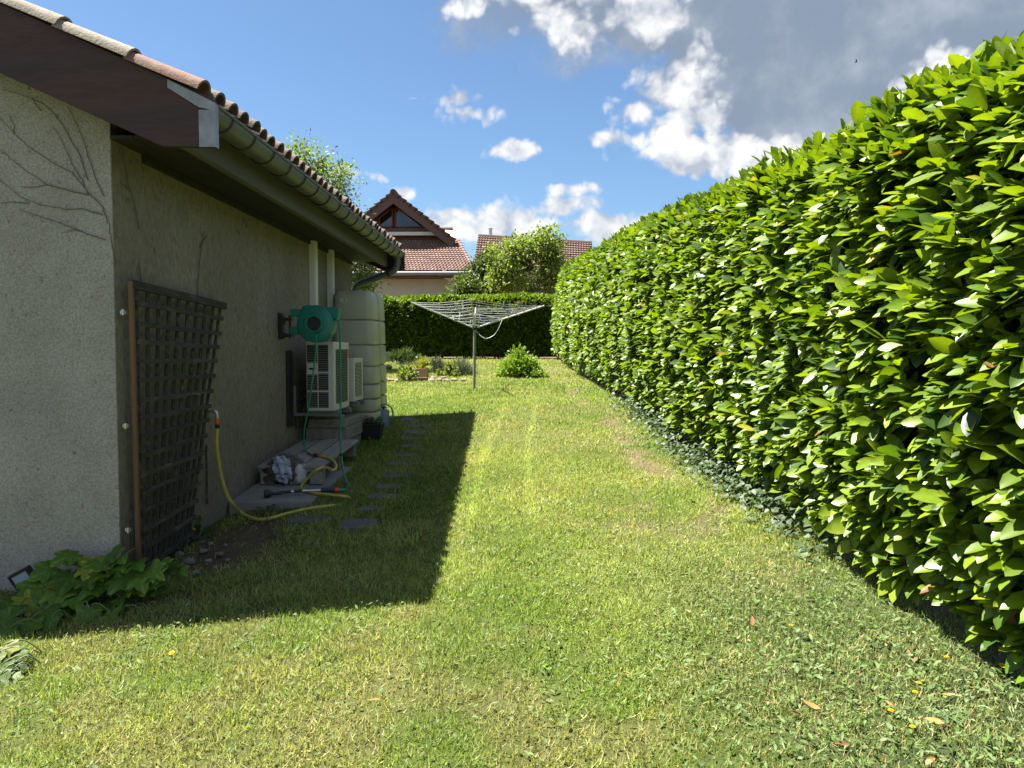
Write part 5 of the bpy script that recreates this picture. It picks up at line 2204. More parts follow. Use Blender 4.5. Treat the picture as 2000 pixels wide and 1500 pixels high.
# ---- weeds below the trellis and yellow flowers
def build_weed(label, px, py, n, size, flower=None, col=(.05, .095, .02), upright=.55, secs=None):
    p = on_ground(px, py)
    t = thing("weed_plant", label, "weed", p)
    for k in range(n):
        az = 2 * PI * k / n + random.uniform(-.3, .3)
        el = random.uniform(upright * .5, upright * 1.4)
        a = np.array([[math.cos(az) * math.cos(el), math.sin(az) * math.cos(el), math.sin(el)]])
        nn = np.array([[-math.cos(az) * .6, -math.sin(az) * .6, 1.0]])
        tv, tf = leaf_template(secs or [(0, .02), (.15, .05), (.3, .035), (.45, .09), (.55, .06), (.72, .13), (.88, .10), (1, 0)], fold=.35, droop=.35)
        s = size * random.uniform(.65, 1.15)
        me = scatter_mesh("leaf", tv, tf, frames(a, nn), np.zeros((1, 3)), np.array([s]), np.array([col]) * random.uniform(.8, 1.25), M_HERB)
        o = bpy.data.objects.new("leaf", me)
        COL.objects.link(o)
        o.parent = t
    if flower:
        (dx, dy, dz, r) = flower
        st = part("flower_stalk", MB().tube(catmull([p, p + Vector((dx * .3, dy * .3, dz * .6)), p + Vector((dx, dy, dz))], 4), .0022, 5), pm("green_leaf_stalk", (.1, .13, .03)), t)
        me = flower_head((0, 0, 0), r, (.75, .55, .01), 14, Vector((0, -.4, 1)).normalized())
        o = bpy.data.objects.new("flower_head", me)
        COL.objects.link(o)
        o.parent = t
        o.location = (dx, dy, dz)


build_weed("dandelion with one yellow flower at the trellis foot", 388, 1052, 12, .20, (.0, -.05, .075, .017), upright=.9)
build_weed("tuft of narrow weed leaves against the trellis base", 330, 1085, 14, .17, None, (.045, .08, .02), 1.0, [(0, .02), (.4, .045), (.8, .03), (1, 0)])
build_weed("dandelion with yellow flower alone on the near left lawn", 336, 1288, 7, .05, (.0, .0, .03, .013), upright=.3)
build_weed("flat pale leaf rosette on the near left lawn", 486, 1252, 6, .075, None, (.11, .16, .07), .25)
build_weed("bright green weed tuft on the near central lawn", 1053, 1310, 8, .07, None, (.11, .20, .02), .6)
build_weed("yellow flowering weed in the shade under the right hedge", 1955, 1315, 7, .10, (-.01, -.02, .04, .014), (.055, .085, .045), upright=.5)
build_weed("dandelion rosette beside the stepping stones", 560, 1000, 9, .11, None, (.04, .075, .016), .5)
build_weed("leafy weed in front of the concrete slab", 520, 1000, 10, .13, None, (.035, .065, .015), .6)
build_weed("grey green weed rosette at the lower right of the lawn", 1850, 1400, 9, .09, None, (.11, .16, .075), .35)

# small yellow flower heads scattered at the lower right
for k, (px, py) in enumerate([(1787, 1352), (1849, 1284), (1794, 1334), (1740, 1388), (1937, 1247), (1979, 1297), (1544, 1222), (1782, 1420), (1498, 1052), (1228, 845)]):
    p = on_ground(px, py, .02)
    me = flower_head((0, 0, 0), .012 if k != 4 else .017, (.72, .52, .01), 10)
    me.transform(Matrix.Translation(p))
    solo("yellow_flower", me, M_FLOWERS, {8: "yellow flower at the dry lawn edge left of the hedge stems", 9: "yellow flower beside the ivy at the hedge foot", 4: "yellow flower in the dark gap under the near hedge"}.get(k, "small yellow flower head in the weedy lawn by the hedge"), "flower", "yellow flowers by the hedge")


# fallen brown leaves
def build_fallen():
    spots = [(1470, 1222, .05), (1604, 1385, .055), (1806, 1402, .06), (1630, 1452, .045), (1726, 1368, .04), (722, 1367, .035), (1230, 1317, .03), (1490, 1370, .045), (1350, 1196, .03), (1826, 1480, .05),
             (1712, 1360, .035), (1782, 1292, .035), (1826, 1270, .04), (1841, 1294, .035), (1770, 1275, .03), (1672, 1316, .035), (1906, 1350, .03), (1990, 1450, .035), (1905, 1390, .03), (1365, 1195, .025),
             (1730, 1262, .03), (1664, 1340, .03), (1840, 1355, .035), (1860, 1420, .03), (1570, 1395, .04), (1210, 800, .05), (1195, 790, .05), (1235, 905, .045), (1180, 820, .05), (1500, 1125, .03), (1775, 1240, .03)]
    cols = [(.26, .125, .06), (.20, .085, .042), (.32, .215, .12), (.15, .065, .038), (.27, .16, .05)]
    m = leafmat("dry_fallen_leaf", rough=.7, trans=.15, tint=(1.1, .9, .6), spec=.2, var=.25, nscale=30)
    for k, (px, py, s) in enumerate(spots):
        p = on_ground(px, py, .022)
        az = random.uniform(0, 2 * PI)
        a = np.array([[math.cos(az), math.sin(az), random.uniform(-.15, .25)]])
        nn = np.array([[random.uniform(-.5, .5), random.uniform(-.6, .3), 1.0]])
        tv, tf = leaf_template(LAUREL_SECS, fold=random.uniform(.2, .9), droop=random.uniform(-.4, .35), wave=.03)
        me = scatter_mesh("fallen_leaf", tv, tf, frames(a, nn), np.array([p[:]]), np.array([[s * .95, s * 1.15, s * 1.15]]), np.array([random.choice(cols)]), m)
        solo("fallen_leaf", me, m, {0: "pale dry leaf alone on the lawn some way left of the weedy corner", 1: "dry brown leaf in the weedy lawn, left of the largest pale one", 2: "largest pale dry leaf in the weedy lower right corner", 3: "dry brown leaf near the bottom edge in the weedy lawn",
              5: "single dry brown leaf on the near lawn, lower left of centre", 6: "single dry brown leaf on the near lawn, lower right of centre", 7: "dry tan leaf where the plain lawn meets the weeds", 9: "dry leaf at the very bottom of the lawn by the right corner"}.get(
                  k, "dry leaf on the bare strip beside the hedge in the middle distance" if 25 <= k <= 28 else "small curled dry brown leaf among the weeds by the near hedge"), "fallen leaf", "dry leaves on the lawn")


build_fallen()

# ================================================================== THE FAR GARDEN
M_ALU = pm("aluminium_tube", (.46, .46, .43), (.36, .36, .33), scale=12, rough=.45, metallic=.5)
M_LINE = pm("plastic_clothes_line", (.40, .41, .37), (.32, .33, .30), scale=9, rough=.5)
M_POLE = pm("grey_green_pole", (.26, .27, .22), (.20, .21, .17), scale=7, rough=.55, metallic=.3)


def build_dryer():
    base = on_ground(926, 760)
    Y = base.y
    hub = at_y(927, 641, Y)
    tipL = at_y(802, 590, Y - .12)
    tipR = at_y(1063, 597, Y + .1)
    r = (tipR - tipL).length / 2
    hz = (tipL.z + tipR.z) / 2
    d = (tipR - tipL).normalized()
    d.z = 0
    e = Vector((-d.y, d.x, 0))
    tipB = Vector((hub.x, hub.y, hz)) + e * r + d * .05
    tipF = Vector((hub.x, hub.y, hz)) - e * r - d * .08
    tips = [tipL, tipF, tipR, tipB]
    t = thing("rotary_clothes_dryer", "open rotary clothes dryer with grey lines standing on the far lawn", "clothes dryer", base)
    part("pole", MB().tube([base - Vector((0, 0, .05)), hub + Vector((0, 0, .02))], .024, 12), M_POLE, t, smooth=40)
    part("inner_pole", MB().tube([hub, hub + Vector((0, 0, .26))], .017, 10), M_ALU, t, smooth=40)
    part("hub", MB().lathe([(.026, -.04), (.042, -.03), (.042, .03), (.026, .04)], hub, (0, 0, 1), 16), M_BLACK, t, smooth=40)
    for tp in tips:
        part("arm", MB().tube([hub, tp], .013, 8), M_ALU, t, smooth=40)
        m = hub.lerp(tp, .40)
        part("strut", MB().tube([hub + Vector((0, 0, .25)), m], .007, 6), M_ALU, t, smooth=40)
    levels = [.16, .28, .40, .52, .63, .74, .84, .92, .99]
    for f in levels:
        pts = [hub.lerp(tp, f) for tp in tips]
        mb = MB()
        for i in range(4):
            a, b = pts[i], pts[(i + 1) % 4]
            mid = (a + b) / 2 - Vector((0, 0, .012 + .02 * f))
            mb.tube([a, a.lerp(mid, .5) - Vector((0, 0, .004)), mid, mid.lerp(b, .5) - Vector((0, 0, .004)), b], .0029, 5)
        part("line", mb, M_LINE, t, smooth=60)
    # pull cord hanging in a loop
    c1 = hub.lerp(tipR, .40)
    pts = [hub + Vector((.01, -.03, -.03)), at_y(939, 656, Y - .05), at_y(950, 661, Y - .06), at_y(964, 655, Y - .06), at_y(973, 643, Y - .05), c1]
    part("pull_cord", MB().tube(catmull(pts, 5), .006, 6), M_LINE, t, smooth=60)
    # pegs left on the lines
    pegc = [pm("peg_white", (.6, .6, .56), rough=.5), pm("peg_blue", (.15, .30, .48), rough=.5), pm("peg_green", (.10, .38, .22), rough=.5)]
    r_ = random.Random(9)
    spec = []
    for k in range(30):
        spec.append((r_.choice(levels[1:]), r_.randrange(4), r_.uniform(.08, .92), 0 if r_.random() < .6 else r_.choice((1, 2))))
    names = ["white", "blue", "green"]
    for (f, i, u, c) in spec:
        a, b = hub.lerp(tips[i], f), hub.lerp(tips[(i + 1) % 4], f)
        p = a.lerp(b, u) - Vector((0, 0, (.012 + .02 * f) * 4 * u * (1 - u)))
        mb = MB()
        ang = Matrix.Rotation(r_.uniform(-.25, .25), 3, 'X') @ Matrix.Rotation(r_.uniform(-.25, .25), 3, 'Y')
        for s in (-1, 1):
            mb.box(p + ang @ Vector((0, s * .006, .012)), (.012, .007, .075), Matrix.Rotation(s * .10, 3, 'X') @ ang)
        mb.box(p + Vector((0, 0, .008)), (.014, .016, .012))
        solo("clothes_peg", mb, pegc[c], "small %s clothes peg clipped on a dryer line" % names[c], "clothes peg", "%s pegs on the clothes dryer" % names[c])


build_dryer()


def bush_mesh(name, c, rad, n, leaf, cols, mat, secs, up=.5, shell=.55, flat=1.0):
    """leaves spread through an ellipsoid dome with clumps; c is the centre of the base"""
    k = max(12, n // 45)
    th = rng.uniform(0, 2 * PI, k)
    u = rng.uniform(0.02, 1, k)
    cl = np.stack([np.cos(th) * np.sqrt(1 - u * u), np.sin(th) * np.sqrt(1 - u * u), u], -1) * rng.uniform(shell, 1.0, (k, 1))
    i = rng.integers(0, k, n)
    q = cl[i] + rng.normal(0, .16, (n, 3))
    q[:, 2] = np.abs(q[:, 2])
    P = q * np.array(rad) + np.array(c)
    out = nrm(q * np.array((1, 1, .8)) + rng.normal(0, .55, (n, 3)) + np.array((0, 0, up)))
    nn = np.array((0, 0, 1.0)) + rng.normal(0, .5, (n, 3))
    clb = rng.uniform(.75, 1.25, k)[i][:, None]
    t = rng.uniform(0, 1, (n, 1))
    C = (np.array(cols[0]) * (1 - t) + np.array(cols[1]) * t) * clb
    tv, tf = leaf_template(secs, fold=.25, droop=.15)
    return scatter_mesh(name, tv, tf, frames(out, nn), P, leaf * rng.uniform(.6, 1.3, n), C, mat)


OVAL = [(0, .05), (.35, .26), (.7, .22), (1, 0)]
NARROW = [(0, .03), (.5, .06), (1, 0)]


def plant(name, label, cat, px0, px1, pyt, pyb, n, leaf, cols, mat, secs, up=.5, depth=None, group=None, stems=5, shell=.55):
    p = on_ground((px0 + px1) / 2, pyb)
    k = p.y / FPX
    w = (px1 - px0) * k / 2
    h = (pyb - pyt) * k
    dp = depth or w
    c = (p.x, p.y + dp * .8, gz(p.x, p.y + dp * .8))
    t = thing(name, label, cat, c, group)
    me = bush_mesh("foliage", (0, 0, 0), (w, dp, h), n, leaf, cols, mat, secs, up, shell)
    o = bpy.data.objects.new("foliage", me)
    COL.objects.link(o)
    o.parent = t
    o["kind"] = "stuff"
    mst = pm("woody_stem", (.07, .055, .035), scale=20, rough=.9)
    for i in range(stems):
        a = random.uniform(0, 2 * PI)
        r = random.uniform(.3, .6)
        part("stem", MB().tube([(c[0], c[1], c[2] - .03), (c[0] + math.cos(a) * w * r * .5, c[1] + math.sin(a) * dp * r * .5, c[2] + h * .4), (c[0] + math.cos(a) * w * r, c[1] + math.sin(a) * dp * r, c[2] + h * .8)], [.012, .008, .004], 5), mst, t)
    return t


M_LAV = leafmat("lavender_leaf", rough=.7, trans=.15, tint=(1.1, 1.1, .8), spec=.2)
plant("garden_shrub", "round bright green shrub on the far lawn near the right hedge", "shrub", 977, 1054, 690, 738, 3400, .070, ((.11, .18, .022), (.21, .29, .04)), M_HERB, OVAL, .4)
plant("low_plant", "low spreading green plant right beside the round shrub", "plant", 1030, 1072, 724, 740, 260, .06, ((.09, .15, .02), (.14, .21, .03)), M_HERB, OVAL, .5, depth=.25)
plant("lavender_bush", "wide grey green lavender bush behind the dryer pole", "shrub", 872, 928, 706, 734, 2200, .08, ((.10, .125, .075), (.17, .19, .11)), M_LAV, NARROW, .8)
plant("lavender_bush", "smaller grey lavender bush right of the terracotta planter", "shrub", 838, 872, 702, 728, 1400, .08, ((.12, .14, .09), (.18, .19, .12)), M_LAV, NARROW, .9)
plant("flowering_herb", "loose pale herb between the planter and lavender bushes", "plant", 858, 892, 712, 736, 420, .07, ((.12, .15, .04), (.20, .22, .07)), M_HERB, OVAL, .6)
plant("spiky_plant", "dark spiky leaved plants in front of the far hedge", "plant", 752, 812, 692, 712, 600, .20, ((.035, .055, .025), (.07, .095, .04)), M_HERB, NARROW, 1.4, depth=.35)
plant("bedding_plant", "low light green plants at the left end of the far flower bed", "plant", 770, 808, 718, 745, 420, .07, ((.11, .15, .03), (.17, .2, .05)), M_HERB, OVAL, .6, depth=.3)
plant("bedding_plant", "low pale plants behind the terracotta planter", "plant", 800, 850, 700, 716, 420, .07, ((.10, .14, .03), (.16, .19, .06)), M_HERB, OVAL, .6, depth=.3)


def build_planter():
    p = on_ground(820, 738)
    Y = p.y
    k = Y / FPX
    w, h, d = 28 * k, 17 * k, .26
    m = pm("terracotta_box", (.46, .30, .185), (.38, .235, .14), scale=5, rough=.85)
    z = p.z + .01
    t = thing("terracotta_planter", "light terracotta rectangular planter with yellowish grass", "planter", (p.x, Y + d / 2, z))
    mb = MB()
    x0, x1 = p.x - w / 2, p.x + w / 2
    th = .02
    mb.bounds(x0, x1, Y, Y + th, z, z + h).bounds(x0, x1, Y + d - th, Y + d, z, z + h)
    mb.bounds(x0, x0 + th, Y + th, Y + d - th, z, z + h).bounds(x1 - th, x1, Y + th, Y + d - th, z, z + h)
    part("box", mb, m, t)
    mb = MB().bounds(x0 - .012, x1 + .012, Y - .012, Y - .001, z + h - .03, z + h + .002)
    part("rim", mb, m, t, bevel=.003)
    part("soil", MB().bounds(x0 + th, x1 - th, Y + th, Y + d - th, z + h * .6, z + h - .02), M_SOIL, t)
    me = bush_mesh("grass_tuft", (.03, 0, h - .03), (w * .40, d * .3, .14), 240, .15, ((.20, .20, .04), (.32, .30, .08)), M_HERB, NARROW, 1.6)
    o = bpy.data.objects.new("grass_tuft", me)
    COL.objects.link(o)
    o.parent = t
    o["kind"] = "stuff"
    # bricks it stands on
    mbk = pm("old_brick", (.20, .115, .08), (.14, .085, .06), scale=9, rough=.95, bump=.5)
    for i, px in enumerate((806, 818, 830)):
        q = on_ground(px, 744)
        b = MB().box((q.x, q.y + .02, q.z + .03), (.11, .09, .07), Matrix.Rotation(random.uniform(-.2, .2), 3, 'Z'))
        solo("brick", b, mbk, "%s of the three bricks in front of the terracotta planter" % ("left", "middle", "right")[i], "brick", "bricks before the planter", bevel=.004)


build_planter()


def build_far_bits():
    # grey raised bed
    a = on_ground(722, 708)
    b = on_ground(776, 706)
    Y = (a.y + b.y) / 2
    z = gz(b.x, Y)
    m = pm("grey_raised_bed_board", (.24, .235, .225), (.18, .175, .165), scale=4, rough=.8, stretch=(.3, 1, 4))
    t = thing("raised_bed", "grey wooden raised bed half hidden behind the water tanks", "raised bed", (-3.8, Y + .4, z))
    x0, x1 = -4.9, at_y(778, 700, Y).x
    h = .27
    for k in range(3):
        part("board", MB().bounds(x0, x1, Y, Y + .03, z + k * h / 3 + .003, z + (k + 1) * h / 3 - .003), m, t, bevel=.003)
        part("board", MB().bounds(x1 - .03, x1, Y + .031, Y + .8, z + k * h / 3 + .003, z + (k + 1) * h / 3 - .003), m, t, bevel=.003)
    part("soil", MB().bounds(x0 + .03, x1 - .031, Y + .032, Y + .8, z, z + h - .05), M_SOIL, t)
    # edging stones of the far bed
    rowx = [752, 764, 777, 790, 842, 856, 872, 888, 905, 846, 864]
    mr = pm("bed_edging_stone", (.24, .20, .155), (.15, .125, .10), scale=6, rough=.95, bump=.6, rand=.2)
    for k, px in enumerate(rowx):
        q = on_ground(px, 745 if k < 9 else 741)
        me = rock("edging_stone", (q.x, q.y, q.z + .012), (.075, .06, .045), None, None, 100 + k, 2)
        solo("edging_stone", me, mr, "rough brown stone edging the far flower bed", "stone", "stones edging the far flower bed", smooth=35)
    q = on_ground(754, 721)
    me = rock("rock", (q.x, q.y, q.z + .05), (.12, .09, .075), None, None, 77, 2)
    solo("rock", me, M_RUBBLE, "grey rock at the left end of the far flower bed", "rock", smooth=35)
    q = on_ground(788, 713)
    for k, (px, s) in enumerate(((782, .05), (796, .045), (810, .05))):
        q = on_ground(px, 712)
        me = rock("rock", (q.x, q.y, q.z + .02), (s * 1.5, s, s * .7), None, None, 177 + k, 2)
        solo("rock", me, M_RUBBLE, "small pale rock in the soil behind the planter", "rock", "pale rocks behind the planter", smooth=35)


build_far_bits()


# ================================================================== NEIGHBOURING HOUSES
M_TILE2 = pm("neighbour_roof_tile", (.185, .108, .086), (.135, .08, .066), scale=1.3, rough=.85, c3=(.235, .165, .14), detail=4)
M_TILE2D = pm("neighbour_dark_tile", (.10, .05, .038), (.068, .036, .03), scale=1.5, rough=.85, c3=(.13, .075, .06), detail=4)
M_BROWN2 = pm("brown_stained_wood", (.115, .055, .045), (.085, .042, .036), scale=3, rough=.7)
M_RED2 = pm("red_window_frame", (.16, .040, .030), (.12, .032, .025), scale=3, rough=.6)
M_WALL2 = pm("cream_render", (.46, .44, .36), (.40, .38, .31), scale=1.2, rough=.95, bump=.5, bscale=30, spots=(.33, .31, .26), spot_scale=9, spot_at=.64)
M_GUT2 = pm("grey_gutter_paint", (.20, .20, .20), (.15, .15, .155), scale=4, rough=.5)
M_WHITE2 = pm("white_painted_metal", (.70, .70, .68), (.6, .6, .58), scale=4, rough=.4)


def window_glass():
    if "window_glass" in MATS:
        return MATS["window_glass"]
    m = bpy.data.materials.new("window_glass")
    m.use_nodes = True
    b = m.node_tree.nodes["Principled BSDF"]
    b.inputs["Base Color"].default_value = (.015, .018, .02, 1)
    b.inputs["Roughness"].default_value = .04
    b.inputs["Specular IOR Level"].default_value = .9
    MATS["window_glass"] = m
    return m


def tile_field(p00, p10, p01, p11, nc, nr, lift=.05, bulge=.035):
    """p00-p10 along the eave, p01-p11 along the top; each tile a small arched patch with a lip"""
    p00, p10, p01, p11 = (Vector(p) for p in (p00, p10, p01, p11))
    nrmv = (p10 - p00).cross(p01 - p00).normalized()
    if nrmv.z < 0:
        nrmv = -nrmv
    mb = MB()
    for r in range(nr):
        for c in range(nc):
            v0, v1 = r / nr, (r + 1.12) / nr
            vs = []
            for (v, l) in ((v0, lift), (v1, 0.0)):
                for q in range(5):
                    u = (c + q / 4) / nc
                    a = p00.lerp(p10, u).lerp(p01.lerp(p11, u), v)
                    vs.append(a + nrmv * (l + bulge * math.sin(PI * q / 4)))
            for q in range(5):
                u = (c + q / 4) / nc
                vs.append(p00.lerp(p10, u).lerp(p01.lerp(p11, u), v0) - nrmv * .01)
            fs = [(q, q + 1, 6 + q, 5 + q) for q in range(4)] + [(10 + q, 11 + q, q + 1, q) for q in range(4)]
            mb.add(vs, fs)
    return mb


def build_house2():
    Y0 = 30.0
    P = lambda px, py, y=Y0: at_y(px, py, y)
    H = thing("neighbour_house", "cream neighbour house with red tiled roof and glazed brown gable", "house", (-5.2, Y0, 1.35))
    apex = P(771, 380)
    foot = P(884, 468)
    wR = foot.x - apex.x
    hR = apex.z - foot.z
    lx = apex.x - wR
    deep = 9.0
    # gable body
    mb = MB().prism([(lx + .5, Y0 + .5, 1.2), (foot.x - .5, Y0 + .5, 1.2), (foot.x - .5, Y0 + .5, foot.z + .25), (apex.x, Y0 + .5, apex.z - .32), (lx + .5, Y0 + .5, foot.z + .25)], (0, deep, 0))
    part("gable_wall", mb, M_RED2, H)
    roof = None
    for s in (1, -1):
        fx = apex.x + s * wR
        ex = Vector((fx - apex.x, 0, foot.z - apex.z)).normalized()
        nr_ = Vector((-ex.z * (1 if s > 0 else -1), 0, abs(ex.x)))
        nr_ = Vector((abs(ex.z) * s, 0, abs(ex.x)))
        a = Vector((apex.x, Y0 - .3, apex.z))
        b = Vector((fx, Y0 - .3, foot.z)) + ex * .1
        th = .16
        mb = MB().prism([a, b, b - nr_ * th, a - Vector((0, 0, th * 1.25))], (0, deep, 0))
        r = part("roof", mb, M_BROWN2, H)
        # bargeboard
        w = .28
        mb = MB().prism([a - Vector((0, .02, .06)), b - Vector((0, .02, .06)), b - Vector((0, .02, .06)) - Vector((0, 0, w * 1.1)), a - Vector((0, .02, .06)) - Vector((0, 0, w * 1.3))], (0, -.05, 0))
        part("bargeboard", mb, M_BROWN2, H)
        # verge tiles stepping up the rake
        n = 11
        for k in range(n):
            q0 = a.lerp(b, (k + .0) / n)
            q1 = a.lerp(b, (k + 1.15) / n)
            mb = MB().prism([q0 + nr_ * .03 + Vector((0, -.1, 0)), q1 + nr_ * .10 + Vector((0, -.1, 0)), q1 - nr_ * .05 + Vector((0, -.1, 0)), q0 - nr_ * .05 + Vector((0, -.1, 0))], (0, .24, 0))
            part("verge_tile", mb, M_TILE2D, r)
        mb = tile_field(Vector((fx, Y0 + .15, foot.z)), Vector((fx, Y0 + deep - .3, foot.z)), Vector((apex.x, Y0 + .15, apex.z)), Vector((apex.x, Y0 + deep - .3, apex.z)), 30, 11)
        o = part("tile_field", mb, M_TILE2D, r)
        o["kind"] = "stuff"
    part("ridge_cap", MB().tube([apex + Vector((0, -.38, .02)), apex + Vector((0, deep - .3, .02))], .13, 10), M_TILE2D, H, smooth=40)
    # glazed triangle
    g0 = P(741, 446, Y0 + .35)
    g1 = P(842, 452, Y0 + .35)
    gt = P(771, 404, Y0 + .35)
    mid = P(769.5, 430, Y0 + .35)
    slope = hR / wR
    for (x0, x1, nm) in ((g0.x, mid.x - .06, "l"), (mid.x + .06, g1.x, "r")):
        if nm == "l":
            poly = [(x0, Y0 + .36, g0.z + .05), (x1, Y0 + .36, g0.z + .05), (x1, Y0 + .36, gt.z - .03), (x0, Y0 + .36, gt.z - .03 - (x1 - x0) * slope)]
        else:
            poly = [(x0, Y0 + .36, g0.z + .05), (x1, Y0 + .36, g0.z + .05), (x0, Y0 + .36, gt.z - .06)]
        w = part("window", MB().prism([Vector(p) for p in poly], (0, .02, 0)), window_glass(), H)
        cen = sum((Vector(p) for p in poly), Vector()) / len(poly)
        mb = MB()
        for i in range(len(poly)):
            a, b = Vector(poly[i]), Vector(poly[(i + 1) % len(poly)])
            mb.bar(a + Vector((0, -.02, 0)), b + Vector((0, -.02, 0)), .05, .06, Vector((0, 1, 0)))
        part("frame", mb, M_RED2, w)
    zt = g0.z - .02
    part("sill_band", MB().bounds(g0.x - .3, P(848, 460).x, Y0 + .2, Y0 + .34, zt - .16, zt), M_BROWN2, H)
    part("flashing", MB().bounds(g0.x - .6, P(851, 460).x, Y0 + .12, Y0 + .19, zt - .30, zt - .162), M_WHITE2, H)
    # skirt roof in front
    e0 = P(640, 506, 28.3)
    e1 = P(925, 529, 28.3)
    t0 = P(640, 462, Y0 + .05)
    t1 = P(893, 470, Y0 + .05)
    zt1 = t1.z
    t0.z = zt1
    ez = e1.z
    e0.z = ez
    rim = tile_field(e0, e1, t0, t1, 42, 16, .045, .035)
    sk = part("skirt_roof", MB().prism([e0 + Vector((0, 0, -.02)), e1 + Vector((0, 0, -.02)), t1 + Vector((0, 0, -.02)), t0 + Vector((0, 0, -.02))], (0, 0, -.10)), M_BROWN2, H)
    o = part("tile_field", rim, M_TILE2, sk)
    o["kind"] = "stuff"
    # right verge of the skirt roof and the roof stub beyond
    n = 12
    for k in range(n):
        q0 = e1.lerp(t1, k / n)
        q1 = e1.lerp(t1, (k + 1.1) / n)
        part("verge_tile", MB().tube([q0 + Vector((.02, 0, .06)), q1 + Vector((.02, 0, .03))], .07, 7), M_TILE2, sk, smooth=50)
    st = P(884, 447, Y0 + 1.2)
    part("ridge_stub", MB().tube([st + Vector((-.5, 0, 0)), st], .08, 8), M_TILE2, sk, smooth=40)
    part("valley_flashing", MB().prism([P(868, 449, Y0 + .9), P(883, 450, Y0 + .9), P(892, 470, Y0 + .12), P(878, 470, Y0 + .12)], (0, 0, -.04)), M_WHITE2, sk)
    # eave: fascia, gutter, downpipe, wall
    part("fascia", MB().bounds(e0.x, e1.x, 28.33, 28.39, ez - .26, ez - .05), M_BROWN2, H)
    part("gutter", MB().tube([Vector((e0.x, 28.25, ez - .10)), Vector((e1.x + .05, 28.25, ez - .10))], .085, 10), M_GUT2, H, smooth=40)
    wl = P(640, 540, 29.0)
    wr = P(884, 540, 29.0)
    part("side_wall", MB().bounds(wl.x - 1, wr.x, 29.0, 38.0, 1.2, ez - .12), M_WALL2, H)
    part("eave_soffit", MB().bounds(e0.x, e1.x, 28.40, 29.0 - .002, ez - .24, ez - .20), M_BROWN2, H)
    q = [P(868, 527, 28.3), P(868, 536, 28.4), P(871, 541, 28.6), P(879, 546, 28.85), P(882.5, 552, 28.92), P(882.5, 640, 28.92)]
    part("downpipe", MB().tube(catmull(q, 4), .07, 10), M_WHITE2, H, smooth=50)


build_house2()


def build_house3():
    Y = 50.0
    P = lambda px, py, y=Y: at_y(px, py, y)
    H = thing("distant_house", "distant house with dark red tiled roof and thin metal chimney", "house", (1.5, Y, 1.35))
    r0, r1 = P(934, 461), P(1156, 475)
    e0, e1 = P(918, 560, Y - 4.5), P(1160, 566, Y - 4.5)
    part("roof", MB().prism([e0 - Vector((0, 0, .06)), e1 - Vector((0, 0, .06)), r1 - Vector((0, 0, .06)), r0 - Vector((0, 0, .06))], (0, 0, -.2)), M_BROWN2, H)
    o = part("tile_field", tile_field(e0, e1, r0, r1, 44, 20, .07, .05), M_TILE2D, H)
    o["kind"] = "stuff"
    part("ridge_cap", MB().tube([r0, r1], .14, 8), M_TILE2D, H, smooth=40)
    part("back_roof", MB().prism([r0 - Vector((0, 0, .1)), r1 - Vector((0, 0, .1)), r1 + Vector((0, 4.5, -3.2)), r0 + Vector((0, 4.5, -3.2))], (0, 0, -.2)), M_BROWN2, H)
    part("wall", MB().bounds(e0.x + .5, e1.x - .5, Y - 3.9, Y + 4, 1.2, e0.z + .1), M_WALL2, H)
    c = P(958, 463, Y + .3)
    t = P(958, 448, Y + .3)
    ch = part("chimney", MB().tube([c - Vector((0, 0, .3)), t], .11, 10), M_STEEL, H, smooth=40)
    part("chimney_cap", MB().lathe([(.0005, .16), (.17, .06), (.17, .04), (.0005, .05)], t, (0, 0, 1), 12), M_STEEL, ch, smooth=40)


build_house3()


# ================================================================== TREES
M_BARK = pm("tree_bark", (.075, .058, .045), (.045, .036, .029), scale=6, rough=.95, bump=.8, bscale=25, stretch=(1, 1, .3))
M_BIRCH = pm("pale_birch_bark", (.42, .40, .36), (.25, .24, .21), scale=5, rough=.9, spots=(.06, .055, .05), spot_scale=7, spot_at=.6)
M_TREELEAF = leafmat("tree_leaf", rough=.5, trans=.42, tint=(1.25, 1.4, .45), spec=.3, var=.15, nscale=4)


def limb(a, b, r0, r1, wob, seed, n=6):
    r_ = random.Random(seed)
    pts = []
    for i in range(n + 1):
        t = i / n
        p = a.lerp(b, t)
        k = math.sin(PI * t)
        pts.append(p + Vector((r_.uniform(-1, 1), r_.uniform(-1, 1), r_.uniform(-.5, .5))) * wob * k)
    return pts, [r0 + (r1 - r0) * i / n for i in range(n + 1)]


